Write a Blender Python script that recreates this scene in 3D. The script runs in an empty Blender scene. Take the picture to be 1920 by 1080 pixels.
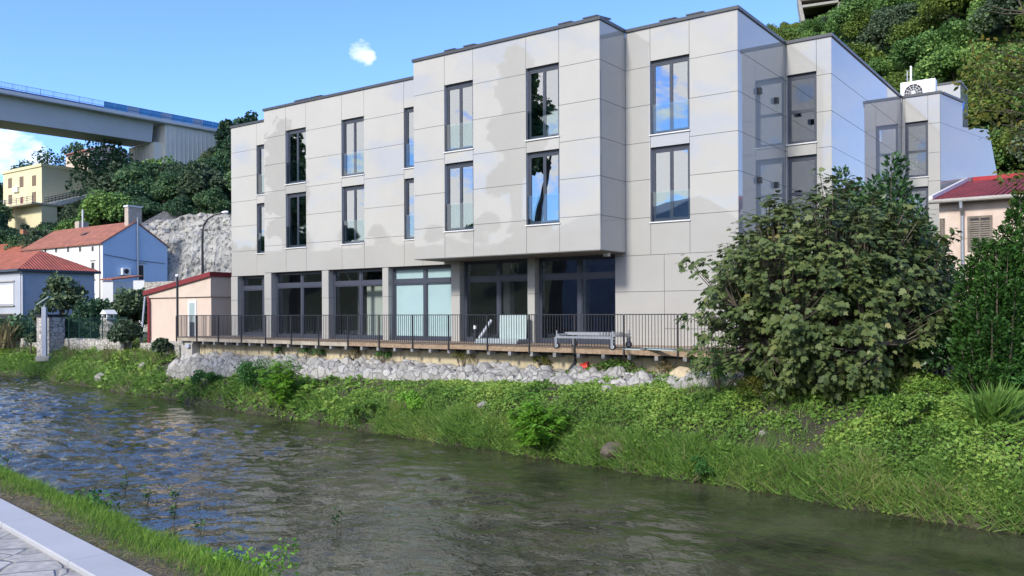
import bpy, math, random
import numpy as np
from mathutils import Vector, Matrix

scene = bpy.context.scene
R = math.radians
rng = np.random.default_rng(7)
random.seed(7)

# ------------------------------------------------------------------ camera
EYE = 4.0            # metres above the water
FOC = 1630.0         # focal length in 1920-px units
ROLL = 0.0045
cam_d = bpy.data.cameras.new("camera")
cam = bpy.data.objects.new("camera", cam_d)
scene.collection.objects.link(cam)
cam.location = (0, 0, EYE)
cam.matrix_world = Matrix.Translation((0, 0, EYE)) @ Matrix.Rotation(R(90), 4, 'X') @ Matrix.Rotation(-ROLL, 4, 'Z')
cam_d.sensor_width = 36
cam_d.lens = FOC / 1920 * 36
cam_d.shift_y = 46 / 1920
cam_d.clip_end = 6000
cam_d.clip_start = 0.1
scene.camera = cam

# ------------------------------------------------------------------ light
SUN_AZ = math.atan2(-.775, -.632)          # direction towards the sun, seen from above
SUN_EL = R(36)
sun_dir = Vector((math.cos(SUN_AZ) * math.cos(SUN_EL), math.sin(SUN_AZ) * math.cos(SUN_EL), math.sin(SUN_EL)))
sl = bpy.data.lights.new("sun", 'SUN')
sl.energy = 2.0
sl.angle = R(9)
sl.color = (1.0, .95, .87)
so = bpy.data.objects.new("sun", sl)
scene.collection.objects.link(so)
so.rotation_euler = sun_dir.to_track_quat('Z', 'Y').to_euler()

world = bpy.data.worlds.new("World")
scene.world = world
world.use_nodes = True
wn, wl = world.node_tree.nodes, world.node_tree.links
wn.clear()
w_out = wn.new("ShaderNodeOutputWorld")
w_bg = wn.new("ShaderNodeBackground")
w_bg.inputs["Strength"].default_value = 0.14
sky = wn.new("ShaderNodeTexSky")
sky.sky_type = 'NISHITA'
sky.sun_disc = False
sky.sun_elevation = SUN_EL
sky.sun_rotation = math.pi / 2 - SUN_AZ
sky.air_density = 1.0
sky.dust_density = 0.2
sky.ozone_density = 2.0
tint = wn.new("ShaderNodeMix"); tint.data_type = 'RGBA'; tint.blend_type = 'MULTIPLY'
tint.inputs[0].default_value = 1.0
tint.inputs[7].default_value = (0.49, 0.64, 0.98, 1)
wl.new(sky.outputs[0], tint.inputs[6])
# cumulus clouds of the sky: a noise field over the direction, kept to banks; the thin right-hand bank is an addition
tc = wn.new("ShaderNodeTexCoord")
def wmath(op, a, b=None, c=None):
    n = wn.new("ShaderNodeMath"); n.operation = op
    for i, v in enumerate((a, b, c)):
        if v is None: continue
        if isinstance(v, (int, float)): n.inputs[i].default_value = v
        else: wl.new(v, n.inputs[i])
    return n.outputs[0]
def wblob(direction, ang_in, ang_out):
    v = Vector(direction).normalized()
    n = wn.new("ShaderNodeVectorMath"); n.operation = 'DOT_PRODUCT'
    nm = wn.new("ShaderNodeVectorMath"); nm.operation = 'NORMALIZE'
    wl.new(tc.outputs["Generated"], nm.inputs[0])
    wl.new(nm.outputs[0], n.inputs[0]); n.inputs[1].default_value = v
    m = wn.new("ShaderNodeMapRange"); m.interpolation_type = 'SMOOTHSTEP'
    wl.new(n.outputs["Value"], m.inputs[0])
    m.inputs[1].default_value = math.cos(R(ang_out)); m.inputs[2].default_value = math.cos(R(ang_in))
    return m.outputs[0]
def wnoise(scale, detail=7, rough=.58):
    mp = wn.new("ShaderNodeMapping"); mp.inputs["Scale"].default_value = (1, 1, 2.0)
    wl.new(tc.outputs["Generated"], mp.inputs[0])
    n = wn.new("ShaderNodeTexNoise"); n.inputs["Scale"].default_value = scale
    n.inputs["Detail"].default_value = detail; n.inputs["Roughness"].default_value = rough
    wl.new(mp.outputs[0], n.inputs[0])
    return n.outputs[0]
nz = wnoise(9.0, 9, .62)
bank = wmath('MAXIMUM', wmath('MAXIMUM', wblob((-1, -.28, .30), 14, 40), wblob((-.85, -.62, .25), 7, 24)), wblob((-.5, -1, .45), 15, 50))
c1 = wmath('SUBTRACT', wmath('ADD', nz, wmath('MULTIPLY', bank, .15)), .565)
c1 = wmath('MULTIPLY', wmath('MULTIPLY', c1, 14.0), wmath('GREATER_THAN', bank, .001))
nz2 = wnoise(42, 7, .62)
sm = wmath('MAXIMUM', wblob((-.1735, 1, .300), .05, 1.0), wblob((-.166, 1, .296), .02, .75))
sm = wmath('MAXIMUM', sm, wblob((-.583, 1, .188), .2, 2.2))
sm = wmath('MAXIMUM', sm, wblob((-.555, 1, .178), .1, 1.7))
sm = wmath('MAXIMUM', sm, wblob((-.62, 1, .18), .3, 2.4))
c2 = wmath('MULTIPLY', wmath('SUBTRACT', wmath('ADD', wmath('MULTIPLY', nz2, 1.5), wmath('MULTIPLY', sm, .60)), 1.02), 1.15)
c2 = wmath('MULTIPLY', c2, wmath('GREATER_THAN', sm, .0005))
c3 = wmath('MULTIPLY', wblob((.80, .60, .22), 12, 34), wmath('MULTIPLY', nz, .62))  # unseen thin cloud added to pale the sky mirrored in the side walls
cl = wn.new("ShaderNodeClamp"); wl.new(wmath('MAXIMUM', wmath('MAXIMUM', c1, c2), c3), cl.inputs[0])
cmix = wn.new("ShaderNodeMix"); cmix.data_type = 'RGBA'
wl.new(wmath('MULTIPLY', cl.outputs[0], .93), cmix.inputs[0])
wl.new(tint.outputs[2], cmix.inputs[6])
cmix.inputs[7].default_value = (5.7, 5.55, 5.35, 1)
wl.new(cmix.outputs[2], w_bg.inputs[0])
wl.new(w_bg.outputs[0], w_out.inputs[0])

scene.view_settings.view_transform = 'Standard'
scene.view_settings.look = 'None'
scene.view_settings.exposure = 1.24
scene.view_settings.gamma = 1
scene.cycles.max_bounces = 7
scene.cycles.diffuse_bounces = 3
scene.cycles.glossy_bounces = 4
scene.cycles.transmission_bounces = 4
scene.cycles.transparent_max_bounces = 8
scene.cycles.caustics_reflective = False
scene.cycles.caustics_refractive = False
scene.cycles.use_denoising = True

# ------------------------------------------------------------------ helpers
def ray(x, y):
    """direction of the photograph's line of sight, depth 1"""
    dx, dy = x - 960.0, y - 586.0
    return Vector(((dx - ROLL * dy) / FOC, 1.0, -(dy + ROLL * dx) / FOC))
def at(x, y, depth):
    r = ray(x, y); return Vector((r.x * depth, depth, EYE + r.z * depth))
def on_z(x, y, z):
    r = ray(x, y); k = (z - EYE) / r.z
    return Vector((r.x * k, k, z))
DV = Vector((.8110, -.5850, 0)); NV = Vector((.5850, .8110, 0))      # along the street front; into the block
OV = Vector((4.40, 29.95, 0))
def FP(t, w, z): return OV + DV * t + NV * w + Vector((0, 0, z))
def tz(x, y, w):
    """where a line of sight meets the front plane at setback w: (t, z)"""
    r = ray(x, y); o = OV + NV * w
    k = o.dot(NV) / (r.x * NV.x + r.y * NV.y)
    p = r * k
    return (p - o).dot(DV), EYE + r.z * k
def wz(x, y, t):
    """where a line of sight meets the side plane at position t: (w, z)"""
    r = ray(x, y); o = OV + DV * t
    k = o.dot(DV) / (r.x * DV.x + r.y * DV.y)
    p = r * k
    return (p - o).dot(NV), EYE + r.z * k

col = scene.collection
ORG = {}
class MB:
    def __init__(s): s.v = []; s.f = []; s.m = []; s.cur = 0
    def quad(s, a, b, c, d): s.poly((a, b, c, d))
    def poly(s, pts):
        n = len(s.v); s.v += [tuple(p) for p in pts]; s.f.append(tuple(range(n, n + len(pts)))); s.m.append(s.cur)
    def box8(s, p):
        n = len(s.v); s.v += [tuple(q) for q in p]
        for f in ((0, 3, 2, 1), (4, 5, 6, 7), (0, 1, 5, 4), (1, 2, 6, 5), (2, 3, 7, 6), (3, 0, 4, 7)):
            s.f.append(tuple(n + i for i in f)); s.m.append(s.cur)
    def obox(s, o, a, b, c):
        o, a, b, c = map(Vector, (o, a, b, c))
        s.box8((o, o + a, o + a + b, o + b, o + c, o + a + c, o + a + b + c, o + b + c))
    def bx(s, x0, x1, y0, y1, z0, z1): s.obox((x0, y0, z0), (x1 - x0, 0, 0), (0, y1 - y0, 0), (0, 0, z1 - z0))
    def fbox(s, t0, t1, w0, w1, z0, z1):
        s.obox(FP(t0, w0, z0), DV * (t1 - t0), NV * (w1 - w0), (0, 0, z1 - z0))
    def prism(s, pts, ext):
        ext = Vector(ext); n = len(s.v); k = len(pts)
        s.v += [tuple(p) for p in pts] + [tuple(Vector(p) + ext) for p in pts]
        s.f.append(tuple(range(n + k - 1, n - 1, -1))); s.f.append(tuple(range(n + k, n + 2 * k))); s.m += [s.cur] * 2
        for i in range(k):
            j = (i + 1) % k
            s.f.append((n + i, n + j, n + k + j, n + k + i)); s.m.append(s.cur)
    def tube(s, path, rad, n=8, caps=True):
        path = [Vector(p) for p in path]
        if not isinstance(rad, (list, tuple)): rad = [rad] * len(path)
        base = len(s.v)
        for i, p in enumerate(path):
            d = (path[min(i + 1, len(path) - 1)] - path[max(i - 1, 0)]).normalized()
            up = Vector((0, 0, 1)) if abs(d.z) < .95 else Vector((1, 0, 0))
            a = d.cross(up).normalized(); b = d.cross(a)
            for k in range(n):
                q = 2 * math.pi * k / n
                s.v.append(tuple(p + (a * math.cos(q) + b * math.sin(q)) * rad[i]))
        for i in range(len(path) - 1):
            for k in range(n):
                k2 = (k + 1) % n
                s.f.append((base + i * n + k, base + i * n + k2, base + (i + 1) * n + k2, base + (i + 1) * n + k)); s.m.append(s.cur)
        if caps:
            s.f.append(tuple(base + k for k in range(n))); s.m.append(s.cur)
            e = base + (len(path) - 1) * n
            s.f.append(tuple(e + k for k in range(n - 1, -1, -1))); s.m.append(s.cur)
    def lathe(s, c, prof, n=16):
        c = Vector(c); s.tube([c + Vector((0, 0, z)) for z, r in prof], [max(r, .001) for z, r in prof], n)
    def build(s, name, mats, parent=None, smooth=False, bevel=0):
        me = bpy.data.meshes.new(name)
        o = bpy.data.objects.new(name, me)
        org = ORG.get(parent.name, Vector()) if parent else Vector()
        me.from_pydata([tuple(Vector(p) - org) for p in s.v], [], s.f)
        if not isinstance(mats, (list, tuple)): mats = [mats]
        for m in mats: me.materials.append(m)
        if len(mats) > 1: me.polygons.foreach_set("material_index", s.m)
        me.update()
        import bmesh
        bm = bmesh.new(); bm.from_mesh(me)
        bmesh.ops.recalc_face_normals(bm, faces=bm.faces)
        bm.to_mesh(me); bm.free()
        if smooth: me.polygons.foreach_set("use_smooth", [True] * len(me.polygons))
        col.objects.link(o)
        if parent:
            o.parent = parent; ORG[o.name] = org
        if bevel:
            b = o.modifiers.new("bevel", 'BEVEL'); b.width = bevel; b.segments = 1; b.limit_method = 'ANGLE'
        return o
def tag(o, label=None, cat=None, group=None, kind=None):
    for k, v in (("label", label), ("category", cat), ("group", group), ("kind", kind)):
        if v: o[k] = v
    return o
def thing(name, loc, label, cat, group=None):
    o = bpy.data.objects.new(name, None); o.empty_display_size = .2
    col.objects.link(o); o.location = loc; ORG[o.name] = Vector(loc)
    return tag(o, label, cat, group)
def copy_tree(o, parent=None):
    c = o.copy(); col.objects.link(c)
    c.parent = parent
    for ch in [x for x in o.children]: copy_tree(ch, c)
    return c

def leaf_mesh(name, mats, tmpl, pos, size, axis=None, nrm=None, parent=None, droop=0.0, mat_idx=None, kind=None, rs=None):
    """leaf-sized faces: template polygon tmpl (k,3) along +x, put at pos, pointing along axis, face towards nrm"""
    rs = rs or rng
    n = len(pos); tmpl = np.asarray(tmpl, float); k = len(tmpl)
    if axis is None:
        axis = rs.normal(size=(n, 3)); axis[:, 2] = np.abs(axis[:, 2]) * .4 - droop
    axis = axis / np.linalg.norm(axis, axis=1, keepdims=True)
    if nrm is None: nrm = rs.normal(size=(n, 3)) + np.array([0, 0, .9])
    side = np.cross(nrm, axis); side /= np.linalg.norm(side, axis=1, keepdims=True) + 1e-9
    up = np.cross(axis, side)
    size = np.broadcast_to(np.asarray(size, float), (n,))
    V = pos[:, None, :] + size[:, None, None] * (tmpl[None, :, 0, None] * axis[:, None, :] + tmpl[None, :, 1, None] * side[:, None, :] + tmpl[None, :, 2, None] * up[:, None, :])
    V = V.reshape(-1, 3)
    me = bpy.data.meshes.new(name)
    me.vertices.add(n * k); me.loops.add(n * k); me.polygons.add(n)
    org = np.array(ORG.get(parent.name, Vector())) if parent else np.zeros(3)
    me.vertices.foreach_set("co", (V - org).astype(np.float32).ravel())
    me.loops.foreach_set("vertex_index", np.arange(n * k, dtype=np.int32))
    me.polygons.foreach_set("loop_start", np.arange(0, n * k, k, dtype=np.int32))
    me.polygons.foreach_set("loop_total", np.full(n, k, dtype=np.int32))
    for m in (mats if isinstance(mats, (list, tuple)) else [mats]): me.materials.append(m)
    if mat_idx is not None: me.polygons.foreach_set("material_index", np.asarray(mat_idx, dtype=np.int32))
    me.update(calc_edges=True)
    me.validate()
    o = bpy.data.objects.new(name, me); col.objects.link(o)
    if parent: o.parent = parent; ORG[o.name] = Vector(org)
    if kind: o["kind"] = kind
    return o
def grid_mesh(name, mat, X, Y, Z, smooth=True, parent=None):
    """X, Y, Z 2-D arrays"""
    a, b = X.shape
    me = bpy.data.meshes.new(name)
    idx = np.arange(a * b).reshape(a, b)
    F = np.stack([idx[:-1, :-1], idx[1:, :-1], idx[1:, 1:], idx[:-1, 1:]], -1).reshape(-1, 4)
    V = np.stack([X, Y, Z], -1).reshape(-1, 3)
    if parent: V = V - np.array(ORG[parent.name])
    me.vertices.add(len(V)); me.loops.add(F.size); me.polygons.add(len(F))
    me.vertices.foreach_set("co", V.astype(np.float32).ravel())
    me.loops.foreach_set("vertex_index", F.astype(np.int32).ravel())
    me.polygons.foreach_set("loop_start", np.arange(0, F.size, 4, dtype=np.int32))
    me.polygons.foreach_set("loop_total", np.full(len(F), 4, dtype=np.int32))
    me.polygons.foreach_set("use_smooth", np.full(len(F), smooth))
    me.materials.append(mat); me.update(calc_edges=True)
    o = bpy.data.objects.new(name, me); col.objects.link(o)
    if parent: o.parent = parent; ORG[o.name] = ORG[parent.name]
    return o
def vnoise(x, y, seed=0, octaves=4):
    """smooth value noise, numpy"""
    r = np.random.default_rng(seed); tab = r.random((256, 256))
    out = 0; amp = 1; tot = 0
    for k in range(octaves):
        xi = np.floor(x).astype(int); yi = np.floor(y).astype(int)
        fx = x - xi; fy = y - yi; fx = fx * fx * (3 - 2 * fx); fy = fy * fy * (3 - 2 * fy)
        g = lambda i, j: tab[(xi + i) % 256, (yi + j) % 256]
        out = out + amp * ((g(0, 0) * (1 - fx) + g(1, 0) * fx) * (1 - fy) + (g(0, 1) * (1 - fx) + g(1, 1) * fx) * fy)
        tot += amp; amp *= .5; x = x * 2.03 + 17.1; y = y * 2.03 + 5.7
    return out / tot * 2 - 1
def sstep(x): x = np.clip(x, 0, 1); return x * x * (3 - 2 * x)

# ------------------------------------------------------------------ materials
def mat(name, c, rough=.7, var=.12, scale=2.0, bump=0.0, bscale=None, metallic=0.0, spec=.5, c2=None, detail=5, stretch=None):
    m = bpy.data.materials.new(name); m.use_nodes = True
    nt = m.node_tree; b = nt.nodes["Principled BSDF"]
    b.inputs["Roughness"].default_value = rough; b.inputs["Metallic"].default_value = metallic
    b.inputs["Specular IOR Level"].default_value = spec
    t = nt.nodes.new("ShaderNodeTexCoord")
    src = t.outputs["Object"]
    if stretch:
        mp = nt.nodes.new("ShaderNodeMapping"); mp.inputs["Scale"].default_value = stretch
        nt.links.new(src, mp.inputs[0]); src = mp.outputs[0]
    n = nt.nodes.new("ShaderNodeTexNoise"); n.inputs["Scale"].default_value = scale; n.inputs["Detail"].default_value = detail
    n.inputs["Roughness"].default_value = .62
    nt.links.new(src, n.inputs[0])
    r = nt.nodes.new("ShaderNodeValToRGB")
    r.color_ramp.elements[0].position = .32; r.color_ramp.elements[1].position = .68
    lo = [max(0, x * (1 - var)) for x in c]; hi = [min(1, x * (1 + var)) for x in c]
    if c2: lo, hi = c, c2
    r.color_ramp.elements[0].color = (*lo, 1); r.color_ramp.elements[1].color = (*hi, 1)
    nt.links.new(n.outputs[0], r.inputs[0]); nt.links.new(r.outputs[0], b.inputs["Base Color"])
    if bump:
        n2 = nt.nodes.new("ShaderNodeTexNoise"); n2.inputs["Scale"].default_value = bscale or scale * 6; n2.inputs["Detail"].default_value = 6
        nt.links.new(src, n2.inputs[0])
        bp = nt.nodes.new("ShaderNodeBump"); bp.inputs["Strength"].default_value = bump; bp.inputs["Distance"].default_value = .05
        nt.links.new(n2.outputs[0], bp.inputs["Height"]); nt.links.new(bp.outputs[0], b.inputs["Normal"])
    return m
def leaf_mat(name, ramp, transl=.3, rough=.5, patch=.5, spec=.22, isl=.55, gain=1.85):
    """foliage: colour differs from leaf to leaf and from patch to patch"""
    m = bpy.data.materials.new(name); m.use_nodes = True
    nt = m.node_tree; N, L = nt.nodes, nt.links
    b = N["Principled BSDF"]; b.inputs["Roughness"].default_value = rough; b.inputs["Specular IOR Level"].default_value = spec
    g = N.new("ShaderNodeNewGeometry"); t = N.new("ShaderNodeTexCoord")
    n = N.new("ShaderNodeTexNoise"); n.inputs["Scale"].default_value = patch; n.inputs["Detail"].default_value = 3
    L.new(t.outputs["Object"], n.inputs[0])
    mr = N.new("ShaderNodeMapRange"); mr.inputs[1].default_value = .3; mr.inputs[2].default_value = .7
    L.new(n.outputs[0], mr.inputs[0])
    mx = N.new("ShaderNodeMix"); mx.inputs[0].default_value = isl
    L.new(mr.outputs[0], mx.inputs[2]); L.new(g.outputs["Random Per Island"], mx.inputs[3])
    oi = N.new("ShaderNodeObjectInfo")
    ma = N.new("ShaderNodeMath"); ma.operation = 'MULTIPLY_ADD'; ma.inputs[1].default_value = .34; 
    L.new(oi.outputs["Random"], ma.inputs[0])
    sb = N.new("ShaderNodeMath"); sb.operation = 'SUBTRACT'; sb.inputs[1].default_value = .17
    L.new(mx.outputs[0], sb.inputs[0]); L.new(sb.outputs[0], ma.inputs[2])
    r = N.new("ShaderNodeValToRGB")
    while len(r.color_ramp.elements) < len(ramp): r.color_ramp.elements.new(.5)
    for e, (p, c) in zip(r.color_ramp.elements, ramp): e.position = p; e.color = (*[x * gain for x in c], 1)
    L.new(ma.outputs[0], r.inputs[0]); L.new(r.outputs[0], b.inputs["Base Color"])
    tr = N.new("ShaderNodeBsdfTranslucent"); L.new(r.outputs[0], tr.inputs[0])
    ms = N.new("ShaderNodeMixShader"); ms.inputs[0].default_value = transl
    L.new(b.outputs[0], ms.inputs[1]); L.new(tr.outputs[0], ms.inputs[2])
    L.new(ms.outputs[0], N["Material Output"].inputs[0])
    return m
def glass_mat(name, ior, tintc=(.75, .82, .85), rough=0.0):
    m = bpy.data.materials.new(name); m.use_nodes = True
    N, L = m.node_tree.nodes, m.node_tree.links
    N.remove(N["Principled BSDF"])
    tr = N.new("ShaderNodeBsdfTransparent"); tr.inputs[0].default_value = (*tintc, 1)
    gl = N.new("ShaderNodeBsdfGlossy"); gl.inputs["Roughness"].default_value = rough; gl.inputs[0].default_value = (.93, .97, 1, 1)
    lw = N.new("ShaderNodeLayerWeight"); lw.inputs[0].default_value = .5
    pw = N.new("ShaderNodeMath"); pw.operation = 'POWER'; pw.inputs[1].default_value = 5.0; L.new(lw.outputs["Facing"], pw.inputs[0])
    fr = N.new("ShaderNodeMath"); fr.operation = 'MULTIPLY_ADD'; fr.inputs[1].default_value = 1 - ior; fr.inputs[2].default_value = ior; L.new(pw.outputs[0], fr.inputs[0])
    n = N.new("ShaderNodeTexNoise"); n.inputs["Scale"].default_value = .9; n.inputs["Detail"].default_value = 1
    t = N.new("ShaderNodeTexCoord"); L.new(t.outputs["Object"], n.inputs[0])
    bp = N.new("ShaderNodeBump"); bp.inputs["Strength"].default_value = .03; bp.inputs["Distance"].default_value = .1
    L.new(n.outputs[0], bp.inputs["Height"]); L.new(bp.outputs[0], gl.inputs["Normal"])
    ms = N.new("ShaderNodeMixShader")
    L.new(fr.outputs[0], ms.inputs[0]); L.new(tr.outputs[0], ms.inputs[1]); L.new(gl.outputs[0], ms.inputs[2])
    L.new(ms.outputs[0], N["Material Output"].inputs[0])
    return m
def stone_mat(name, c, mortar, scale=3.0, edge=.06, bump=.6, stretch=(1, 1, 1), hue=.25, rough=.85):
    """irregular stones with joints"""
    m = bpy.data.materials.new(name); m.use_nodes = True
    N, L = m.node_tree.nodes, m.node_tree.links; b = N["Principled BSDF"]; b.inputs["Roughness"].default_value = rough
    t = N.new("ShaderNodeTexCoord"); mp = N.new("ShaderNodeMapping"); mp.inputs["Scale"].default_value = stretch
    L.new(t.outputs["Object"], mp.inputs[0])
    wv = N.new("ShaderNodeTexNoise"); wv.inputs["Scale"].default_value = scale * .8; L.new(mp.outputs[0], wv.inputs[0])
    wa = N.new("ShaderNodeVectorMath"); wa.operation = 'MULTIPLY_ADD'; wa.inputs[1].default_value = (.18, .18, .18)
    L.new(wv.outputs["Color"], wa.inputs[0]); L.new(mp.outputs[0], wa.inputs[2])
    ve = N.new("ShaderNodeTexVoronoi"); ve.feature = 'DISTANCE_TO_EDGE'; ve.inputs["Scale"].default_value = scale
    vc = N.new("ShaderNodeTexVoronoi"); vc.inputs["Scale"].default_value = scale
    L.new(wa.outputs[0], ve.inputs[0]); L.new(wa.outputs[0], vc.inputs[0])
    mr = N.new("ShaderNodeMapRange"); mr.inputs[1].default_value = edge * .35; mr.inputs[2].default_value = edge
    L.new(ve.outputs["Distance"], mr.inputs[0])
    n = N.new("ShaderNodeTexNoise"); n.inputs["Scale"].default_value = scale * 5; n.inputs["Detail"].default_value = 6; L.new(mp.outputs[0], n.inputs[0])
    hs = N.new("ShaderNodeHueSaturation")
    sp = N.new("ShaderNodeSeparateColor"); L.new(vc.outputs["Color"], sp.inputs[0])
    va = N.new("ShaderNodeMath"); va.operation = 'MULTIPLY_ADD'; va.inputs[1].default_value = hue * 2; va.inputs[2].default_value = 1 - hue
    L.new(sp.outputs[0], va.inputs[0]); L.new(va.outputs[0], hs.inputs["Value"])
    r = N.new("ShaderNodeValToRGB"); r.color_ramp.elements[0].position = .3; r.color_ramp.elements[1].position = .7
    r.color_ramp.elements[0].color = (*[x * .72 for x in c], 1); r.color_ramp.elements[1].color = (*[min(1, x * 1.15) for x in c], 1)
    L.new(n.outputs[0], r.inputs[0]); L.new(r.outputs[0], hs.inputs["Color"])
    mx = N.new("ShaderNodeMix"); mx.data_type = 'RGBA'; mx.inputs[6].default_value = (*mortar, 1)
    L.new(mr.outputs[0], mx.inputs[0]); L.new(hs.outputs[0], mx.inputs[7]); L.new(mx.outputs[2], b.inputs["Base Color"])
    ad = N.new("ShaderNodeMath"); ad.operation = 'MULTIPLY_ADD'; ad.inputs[1].default_value = .3
    L.new(n.outputs[0], ad.inputs[0]); L.new(mr.outputs[0], ad.inputs[2])
    bp = N.new("ShaderNodeBump"); bp.inputs["Strength"].default_value = bump; bp.inputs["Distance"].default_value = .04
    L.new(ad.outputs[0], bp.inputs["Height"]); L.new(bp.outputs[0], b.inputs["Normal"])
    return m

M = {}
def panel_mat():
    m = mat("facade_panel", (.378, .371, .349), rough=.022, var=.03, scale=.7)
    b = m.node_tree.nodes["Principled BSDF"]
    b.inputs["IOR"].default_value = 1.52; b.inputs["Specular IOR Level"].default_value = .72
    return m
M['panel'] = panel_mat()
M['joint'] = mat("joint_shadow_gap", (.10, .10, .10), .9)
M['frame'] = mat("anthracite_frame", (.048, .056, .078), .35, .08, 5)
M['cap'] = mat("roof_edge_metal", (.045, .05, .058), .4, .1, 3)
M['glass'] = glass_mat("window_glass", .36, (.55, .62, .66))
M['shopglass'] = glass_mat("shop_glass", .13, (.80, .87, .88))
M['bglass'] = glass_mat("balustrade_glass", .10, (.80, .90, .90))
M['sill'] = mat("sill_stone", (.62, .62, .62), .4, .06, 6)
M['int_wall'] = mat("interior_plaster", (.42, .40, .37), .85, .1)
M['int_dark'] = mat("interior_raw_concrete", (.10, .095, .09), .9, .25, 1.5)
M['film'] = mat("white_window_film", (.62, .74, .75), .5, .04, 1)
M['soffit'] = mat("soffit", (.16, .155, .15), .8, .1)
M['steel'] = mat("galvanised_steel", (.42, .44, .47), .35, .1, 8, metallic=.6)
M['black'] = mat("black_metal", (.022, .023, .028), .45, .1, 6)
M['white'] = mat("white_enamel", (.78, .79, .8), .35, .04)
M['wood'] = mat("weathered_deck_boards", (.20, .135, .085), .75, c2=(.34, .25, .17), scale=3, stretch=(3, 3, 3), bump=.2)
M['woodgrey'] = mat("grey_deck_edge", (.25, .22, .17), .8, c2=(.42, .37, .30), scale=2.5, bump=.2)
M['joist'] = mat("joist_end", (.22, .22, .22), .8, .3, 6)
M['rail'] = mat("railing_paint", (.025, .027, .033), .45, .1)
def stained_wall():
    m = mat("stained_render", (.44, .375, .245), .9, .18, .9, bump=.15)
    N, L = m.node_tree.nodes, m.node_tree.links; b = N["Principled BSDF"]
    src = b.inputs["Base Color"].links[0].from_socket
    t = N.new("ShaderNodeTexCoord"); mp = N.new("ShaderNodeMapping"); mp.inputs["Scale"].default_value = (2.2, 2.2, .25)
    L.new(t.outputs["Object"], mp.inputs[0])
    n = N.new("ShaderNodeTexNoise"); n.inputs["Scale"].default_value = 1.6; n.inputs["Detail"].default_value = 8; n.inputs["Roughness"].default_value = .7
    L.new(mp.outputs[0], n.inputs[0])
    r = N.new("ShaderNodeValToRGB"); r.color_ramp.elements[0].position = .50; r.color_ramp.elements[1].position = .72
    L.new(n.outputs[0], r.inputs[0])
    mx = N.new("ShaderNodeMix"); mx.data_type = 'RGBA'; mx.inputs[7].default_value = (.13, .105, .075, 1)
    L.new(r.outputs[0], mx.inputs[0]); L.new(src, mx.inputs[6]); L.new(mx.outputs[2], b.inputs["Base Color"])
    return m
M['retain'] = stained_wall()
def rock_mat(name, dark, light, scale, holes=0.0):
    m = mat(name, dark, .9, scale=scale, c2=light, bump=.9, bscale=scale * 3, detail=9)
    if holes:
        N, L = m.node_tree.nodes, m.node_tree.links; b = N["Principled BSDF"]
        src = b.inputs["Base Color"].links[0].from_socket
        t = N.new("ShaderNodeTexCoord")
        n = N.new("ShaderNodeTexNoise"); n.inputs["Scale"].default_value = 2.0; n.inputs["Detail"].default_value = 6; n.inputs["Roughness"].default_value = .75
        L.new(t.outputs["Object"], n.inputs[0])
        r = N.new("ShaderNodeValToRGB"); r.color_ramp.elements[0].position = holes; r.color_ramp.elements[1].position = holes + .07
        L.new(n.outputs[0], r.inputs[0])
        mx = N.new("ShaderNodeMix"); mx.data_type = 'RGBA'; mx.inputs[6].default_value = (.07, .07, .065, 1)
        L.new(r.outputs[0], mx.inputs[0]); L.new(src, mx.inputs[7]); L.new(mx.outputs[2], b.inputs["Base Color"])
    return m
M['rock'] = stone_mat("revetment_stone", (.32, .31, .285), (.235, .225, .205), 2.4, .05, 1.0, (1, 1, 1), .22)
M['boulder'] = rock_mat("boulder_limestone", (.20, .19, .17), (.36, .345, .31), 2.5)
M['cliff'] = rock_mat("limestone_face", (.25, .242, .218), (.43, .415, .375), .8, .41)
M['rubble'] = stone_mat("rubble_stone", (.47, .45, .40), (.22, .20, .17), 2.6, .10, .7, (1, 1, 1.5), .22)
M['blocks'] = stone_mat("squared_stone", (.48, .45, .42), (.16, .15, .15), 2.6, .07, .6, (1, 1, 1.6), .18)
M['soil'] = mat("bank_soil", (.022, .020, .013), .95, c2=(.055, .046, .030), scale=1.2, bump=.5)
M['mud'] = mat("mud", (.05, .04, .03), .8, c2=(.13, .105, .08), scale=2.2, bump=.8)
M['ground'] = mat("meadow_ground", (.022, .040, .012), .95, c2=(.05, .068, .022), scale=.25, bump=.4)
M['pink'] = mat("peach_render", (.58, .465, .385), .9, .05, 1.2)
M['pinkband'] = mat("cream_band", (.56, .46, .375), .85, .06, 1.2)
M['plinth'] = mat("concrete_plinth", (.36, .34, .31), .9, .15, 2)
M['maroon'] = mat("maroon_metal", (.19, .022, .022), .4, .08, 3)
M['redpipe'] = mat("red_downpipe", (.22, .022, .025), .4, .08)
M['whitewall'] = mat("white_render", (.66, .66, .64), .9, .05, .6)
M['bluewall'] = mat("blue_render", (.42, .555, .73), .9, .04, .5)
M['greywall'] = mat("grey_render", (.38, .41, .47), .9, .12, .6)
M['yellow'] = mat("yellow_render", (.66, .60, .38), .9, .05, .6)
M['beige'] = mat("beige_render", (.47, .43, .33), .9, .05, .6)
M['salmon'] = mat("salmon_render", (.62, .48, .39), .9, .06, .6)
M['peach'] = mat("old_peach_plaster", (.52, .40, .33), .92, c2=(.66, .55, .47), scale=.9, bump=.1)
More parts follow.
